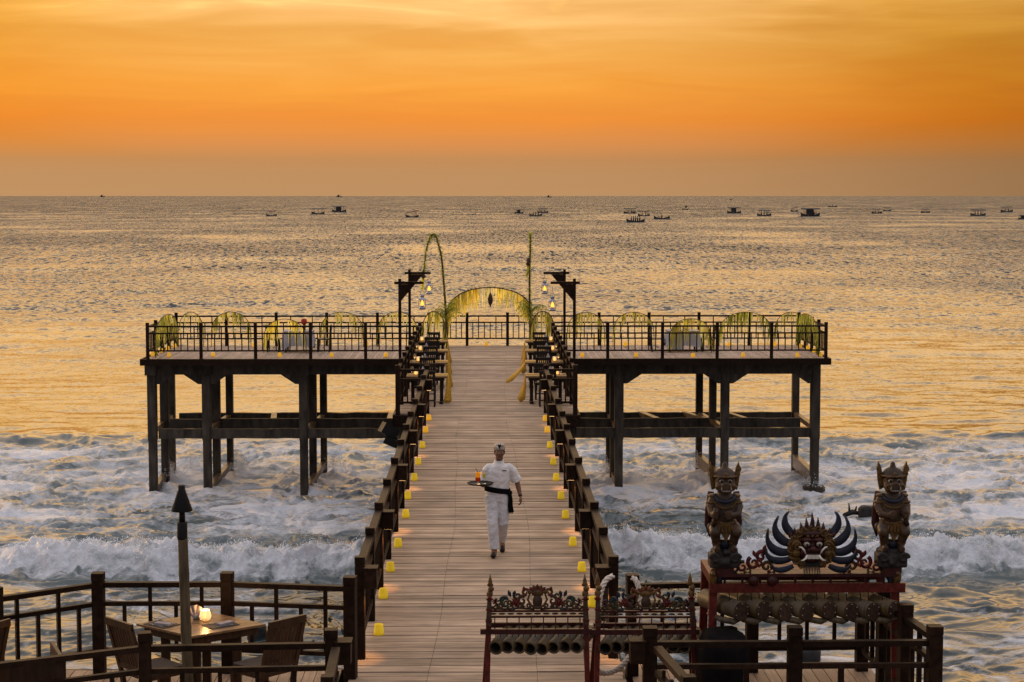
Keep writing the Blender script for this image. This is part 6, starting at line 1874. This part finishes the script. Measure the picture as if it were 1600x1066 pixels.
# tray and drinks
tx, ty, tz = WX - .255, WYY - .32, 1.138
tr = MB().lathe((tx, ty, tz), [(.150, 0), (.185, .004), (.200, .022), (.203, .026), (.196, .026), (.182, .010), (.10, .008)], 32)
tag(tr.build('serving_tray', 'black_metal', None, org=(tx, ty, tz)), 'round black serving tray on the waiter\'s right hand', 'tray')
def hurricane(x, y_, z):
    t = thing('cocktail', 'tall orange and red layered cocktail on the left of the tray', 'drink', (x, y_, z))
    MB().lathe((x, y_, z), [(.036, 0), (.036, .004), (.008, .010), (.008, .028), (.026, .042)], 16).build('foot', 'clear_glass', t)
    MB().lathe((x, y_, z + .042), [(.024, 0), (.036, .018), (.038, .035), (.033, .06)], 16).build('red_layer', 'drink_red', t)
    MB().lathe((x, y_, z + .103), [(.033, 0), (.032, .02), (.036, .055), (.039, .075)], 16).build('orange_layer', 'drink_orange', t)
    MB().lathe((x, y_, z + .042), [(.0265, 0), (.0385, .018), (.0405, .035), (.0355, .065), (.0345, .081), (.0385, .117), (.043, .15)], 16, cap=False).build('glass', 'clear_glass', t)
    MB().tube([(x + .01, y_, z + .15), (x - .02, y_, z + .215), (x - .035, y_, z + .245)], .0045, 6).build('straw', 'black_metal', t)
    MB().lathe((x + .035, y_ - .01, z + .165), [(.0, -.004), (.032, -.004), (.032, .004), (.0, .004)], 12).build('fruit_slice', 'drink_orange', t)
hurricane(tx - .035, ty - .03, tz + .009)
t = thing('champagne_flute', 'slim flute of yellow wine on the right of the tray', 'drink', (tx + .055, ty + .0, tz + .009))
x, y_, z = tx + .055, ty + .0, tz + .009
MB().lathe((x, y_, z), [(.032, 0), (.032, .004), (.0045, .010), (.0045, .07), (.014, .085)], 16).build('stem', 'clear_glass', t)
MB().lathe((x, y_, z + .085), [(.012, 0), (.024, .03), (.027, .075)], 16).build('wine', 'drink_yellow', t)
MB().lathe((x, y_, z + .085), [(.014, 0), (.0262, .03), (.0295, .085), (.027, .12)], 16, cap=False).build('bowl', 'clear_glass', t)

# ------------------------------------------------------------------ outrigger boats
def boat(px, py, wpx, kind, label, yaw=0.0, hull='boat_dark', n_people=0):
    p = at_z(px, py, SEA); dist = p.y
    Lh = wpx * dist / FPX
    s = Lh / 10.0
    t = thing('outrigger_boat' if kind != 'ship' else 'fishing_ship', label, 'boat', (p.x, p.y, SEA), 'boats at anchor on the horizon')
    c, s_n = math.cos(yaw), math.sin(yaw)
    def T(x, y_, z): return Vector((p.x + s * (x * c - y_ * s_n), p.y + s * (x * s_n + y_ * c), SEA + s * 1.35 * z))
    def bd(b, nm, m_):
        b.v = [tuple(T(*v)) for v in b.v]; return b.build(nm, m_, t)
    b = MB(); secs = []
    for k in range(9):
        f_ = k / 8; x = -4.2 + 8.4 * f_
        wd = .62 * math.sin(math.pi * (.06 + .88 * f_)) ** .6; sh = .55 + .9 * abs(2 * f_ - 1) ** 2.4
        secs.append([(x, -wd, sh), (x, -wd * .6, .0), (x, 0, -.25), (x, wd * .6, .0), (x, wd, sh)])
    vs_ = [v for r__ in secs for v in r__]; fs = []
    for k in range(8):
        for j in range(4): fs.append((5 * k + j, 5 * k + 5 + j, 5 * k + 6 + j, 5 * k + 1 + j))
        fs.append((5 * k + 4, 5 * k + 9, 5 * k + 5, 5 * k))
    fs += [(0, 1, 2, 3, 4), (44, 43, 42, 41, 40)]
    b.add(vs_, fs); bd(b, 'hull', hull)
    if kind != 'ship':
        for sg in (-1, 1):
            bd(MB().tube([(-4.6, sg * 3.0, .15), (-2, sg * 3.0, .06), (2, sg * 3.0, .06), (4.4, sg * 3.0, .2)], .11, 6), 'float', 'boat_white')
        for x in (-2.0, 2.0):
            bd(MB().tube([(x, -3.0, .12), (x, -1.6, .95), (x, 0, 1.1), (x, 1.6, .95), (x, 3.0, .12)], .09, 6), 'outrigger_arm', 'boat_dark')
    if kind in ('canopy', 'double', 'tilt'):
        z1, z2 = (2.5, 2.5) if kind != 'tilt' else (2.1, 3.3)
        for x in (-2.6, 0, 2.6):
            for y_ in (-.8, .8): bd(MB().tube([(x, y_, .4), (x, y_, 2.45 if kind != 'tilt' else 2.3 + .2 * x)], .06, 5), 'canopy_post', 'boat_dark')
        b = MB()
        b.add([(-4.0, -1.0, z1), (4.2, -1.0, z2), (4.2, 0, z2 + .3), (-4.0, 0, z1 + .3), (-4.0, 1.0, z1), (4.2, 1.0, z2),
               (-4.0, -1.0, z1 - .1), (4.2, -1.0, z2 - .1), (-4.0, 1.0, z1 - .1), (4.2, 1.0, z2 - .1)],
              [(0, 1, 2, 3), (3, 2, 5, 4), (6, 8, 9, 7), (0, 6, 7, 1), (4, 5, 9, 8), (0, 3, 4, 8, 6), (1, 7, 9, 5, 2)])
        bd(b, 'canopy', 'boat_red' if kind == 'tilt' else 'boat_dark')
        if kind == 'double':
            b = MB(); b.box(-1.8, 1.2, -.7, .7, .6, 2.4); bd(b, 'cabin', 'boat_dark')
    if kind == 'mast':
        bd(MB().tube([(-.5, 0, .3), (-.3, 0, 4.2)], .08, 5), 'mast', 'boat_dark')
        b = MB(); b.add([(-.3, -.04, 1.2), (-.3, -.04, 4.0), (2.8, -.04, 2.8), (-.3, .04, 1.2), (-.3, .04, 4.0), (2.8, .04, 2.8)], [(0, 1, 2), (5, 4, 3), (0, 3, 4, 1), (1, 4, 5, 2), (2, 5, 3, 0)])
        bd(b, 'furled_sail', 'boat_dark')
    if kind == 'ship':
        b = MB(); b.box(-2.6, .4, -.6, .6, .6, 2.6); bd(b, 'cabin', 'boat_dark')
        bd(MB().tube([(1.8, 0, .4), (1.8, 0, 4.0)], .1, 5), 'mast', 'boat_dark')
    for k in range(n_people):
        x = -2.4 + 4.8 * (k + .5) / n_people
        b = MB(); b.tube([(x, 0, .4), (x, 0, 1.3), (x, 0, 1.75)], [.30, .36, .2], 7); b.ball((x, 0, 2.05), .24, 7, 5); bd(b, 'crew', 'boat_red' if k == 0 else 'boat_dark')
    return t
BT = [(424, 338, 20, 'tilt', 'small boat with a tilted red canopy, farthest left of the anchored boats', .3, 'boat_dark', 0),
      (497, 335, 24, 'canopy', 'low canopied boat, second from the left', .2, 'boat_dark', 0),
      (530, 332, 26, 'double', 'double decked canopied boat, third from the left', -.1, 'boat_dark', 0),
      (644, 340, 24, 'tilt', 'boat with a raised red canopy left of the arched pole', .2, 'boat_dark', 0),
      (740, 336, 10, 'open', 'tiny open boat with one person, alone between the arched pole and the pair', .8, 'boat_dark', 1),
      (811, 334, 17, 'double', 'compact dark boat just left of the straight pole', .3, 'boat_dark', 0),
      (848, 333, 20, 'canopy', 'canopied boat with outriggers behind the straight pole', -.2, 'boat_dark', 2),
      (837, 338, 24, 'open', 'low open boat in front of the straight pole pair', .1, 'boat_dark', 3),
      (858, 308.6, 9, 'ship', 'fishing ship on the horizon above the straight pole', 0, 'boat_dark', 0),
      (984, 334, 22, 'canopy', 'canopied boat at the left of the crowded middle cluster', .1, 'boat_dark', 2),
      (1006, 338, 22, 'canopy', 'canopied boat at the right of the crowded middle cluster', -.1, 'boat_dark', 2),
      (993, 348, 34, 'open', 'open boat full of people, nearest in the crowded middle cluster', .05, 'boat_dark', 5),
      (1034, 343, 30, 'open', 'low boat with red cargo beside the middle cluster', -.3, 'boat_dark', 1),
      (1071, 328, 13, 'mast', 'small boat with a short sail right of the middle cluster', .4, 'boat_dark', 0),
      (1142, 313, 5, 'ship', 'tiny vessel near the horizon right of centre', 0, 'boat_dark', 0),
      (1147, 334, 26, 'double', 'dark canopied boat with a full cabin right of the sail boat', .1, 'boat_dark', 0),
      (1194, 338, 26, 'canopy', 'canopied boat with two crew between two cabin boats', -.1, 'boat_dark', 3),
      (1241, 331, 16, 'tilt', 'small boat with a tilted canopy left of the biggest boat', .5, 'boat_dark', 0),
      (1266, 339, 36, 'double', 'biggest and darkest of the anchored boats with wide outriggers', .1, 'boat_dark', 3),
      (1301, 324, 16, 'open', 'flat low boat farther out right of the biggest boat', 0, 'boat_dark', 1),
      (1370, 334, 20, 'canopy', 'left boat of the pair above the right guardian statue', .1, 'boat_dark', 2),
      (1386, 330, 15, 'canopy', 'right smaller boat of the pair above the right guardian statue', -.2, 'boat_dark', 0),
      (1446, 333, 18, 'canopy', 'canopied boat alone right of the pair', .2, 'boat_dark', 2),
      (1528, 338, 28, 'canopy', 'long canopied boat with a standing figure toward the right edge', 0, 'boat_dark', 3),
      (1573, 332, 24, 'canopy', 'canopied boat, second from the right edge', .2, 'boat_dark', 2),
      (1598, 343, 18, 'double', 'boat cut off by the right edge of the picture', .2, 'boat_dark', 0),
      (160, 308.0, 9, 'ship', 'low vessel on the horizon at the far left', 0, 'boat_dark', 0),
      (530, 308.2, 10, 'ship', 'low vessel on the horizon above the double decked boat', 0, 'boat_dark', 0)]
for a in BT: boat(*a)

# ------------------------------------------------------------------ rocks and driftwood in the surf
def rock(px, py, w_, h_, seed, label, group=None):
    p = at_z(px, py, SEA)
    s_ = p.y / FPX
    o = lumpy((p.x, p.y, SEA + h_ * s_ * .40), (w_ * s_ / 2, w_ * s_ * .4, h_ * s_ * .9), seed).build('rock', 'rock', None, org=(p.x, p.y, SEA))
    tag(o, label, 'rock', group)
rock(1354, 808, 26, 14, 3.3, 'dark rounded rock in the surf left of the right guardian')
rock(402, 1000, 30, 20, 6.1, 'dark wet rock in the water behind the teak table')
rock(1262, 1030, 40, 16, 9.7, 'dark wet rock in the water below the tall instrument')
p = at_z(1330, 806, SEA)
b = MB(); r_ = random.Random(6)
b.tube([(p.x - .25, p.y, SEA), (p.x + .05, p.y, SEA + .12), (p.x + .35, p.y, SEA + .05)], [.07, .09, .05], 7)
for dx, lx_, h_ in ((-.05, -.08, .40), (.10, .17, .30)): b.tube([(p.x + dx, p.y, SEA + .08), (p.x + lx_, p.y, SEA + h_)], [.05, .02], 6)
tag(b.build('driftwood', 'rock', None, org=(p.x, p.y, SEA)), 'dark branching driftwood stump in the surf beside the rounded rock', 'driftwood')
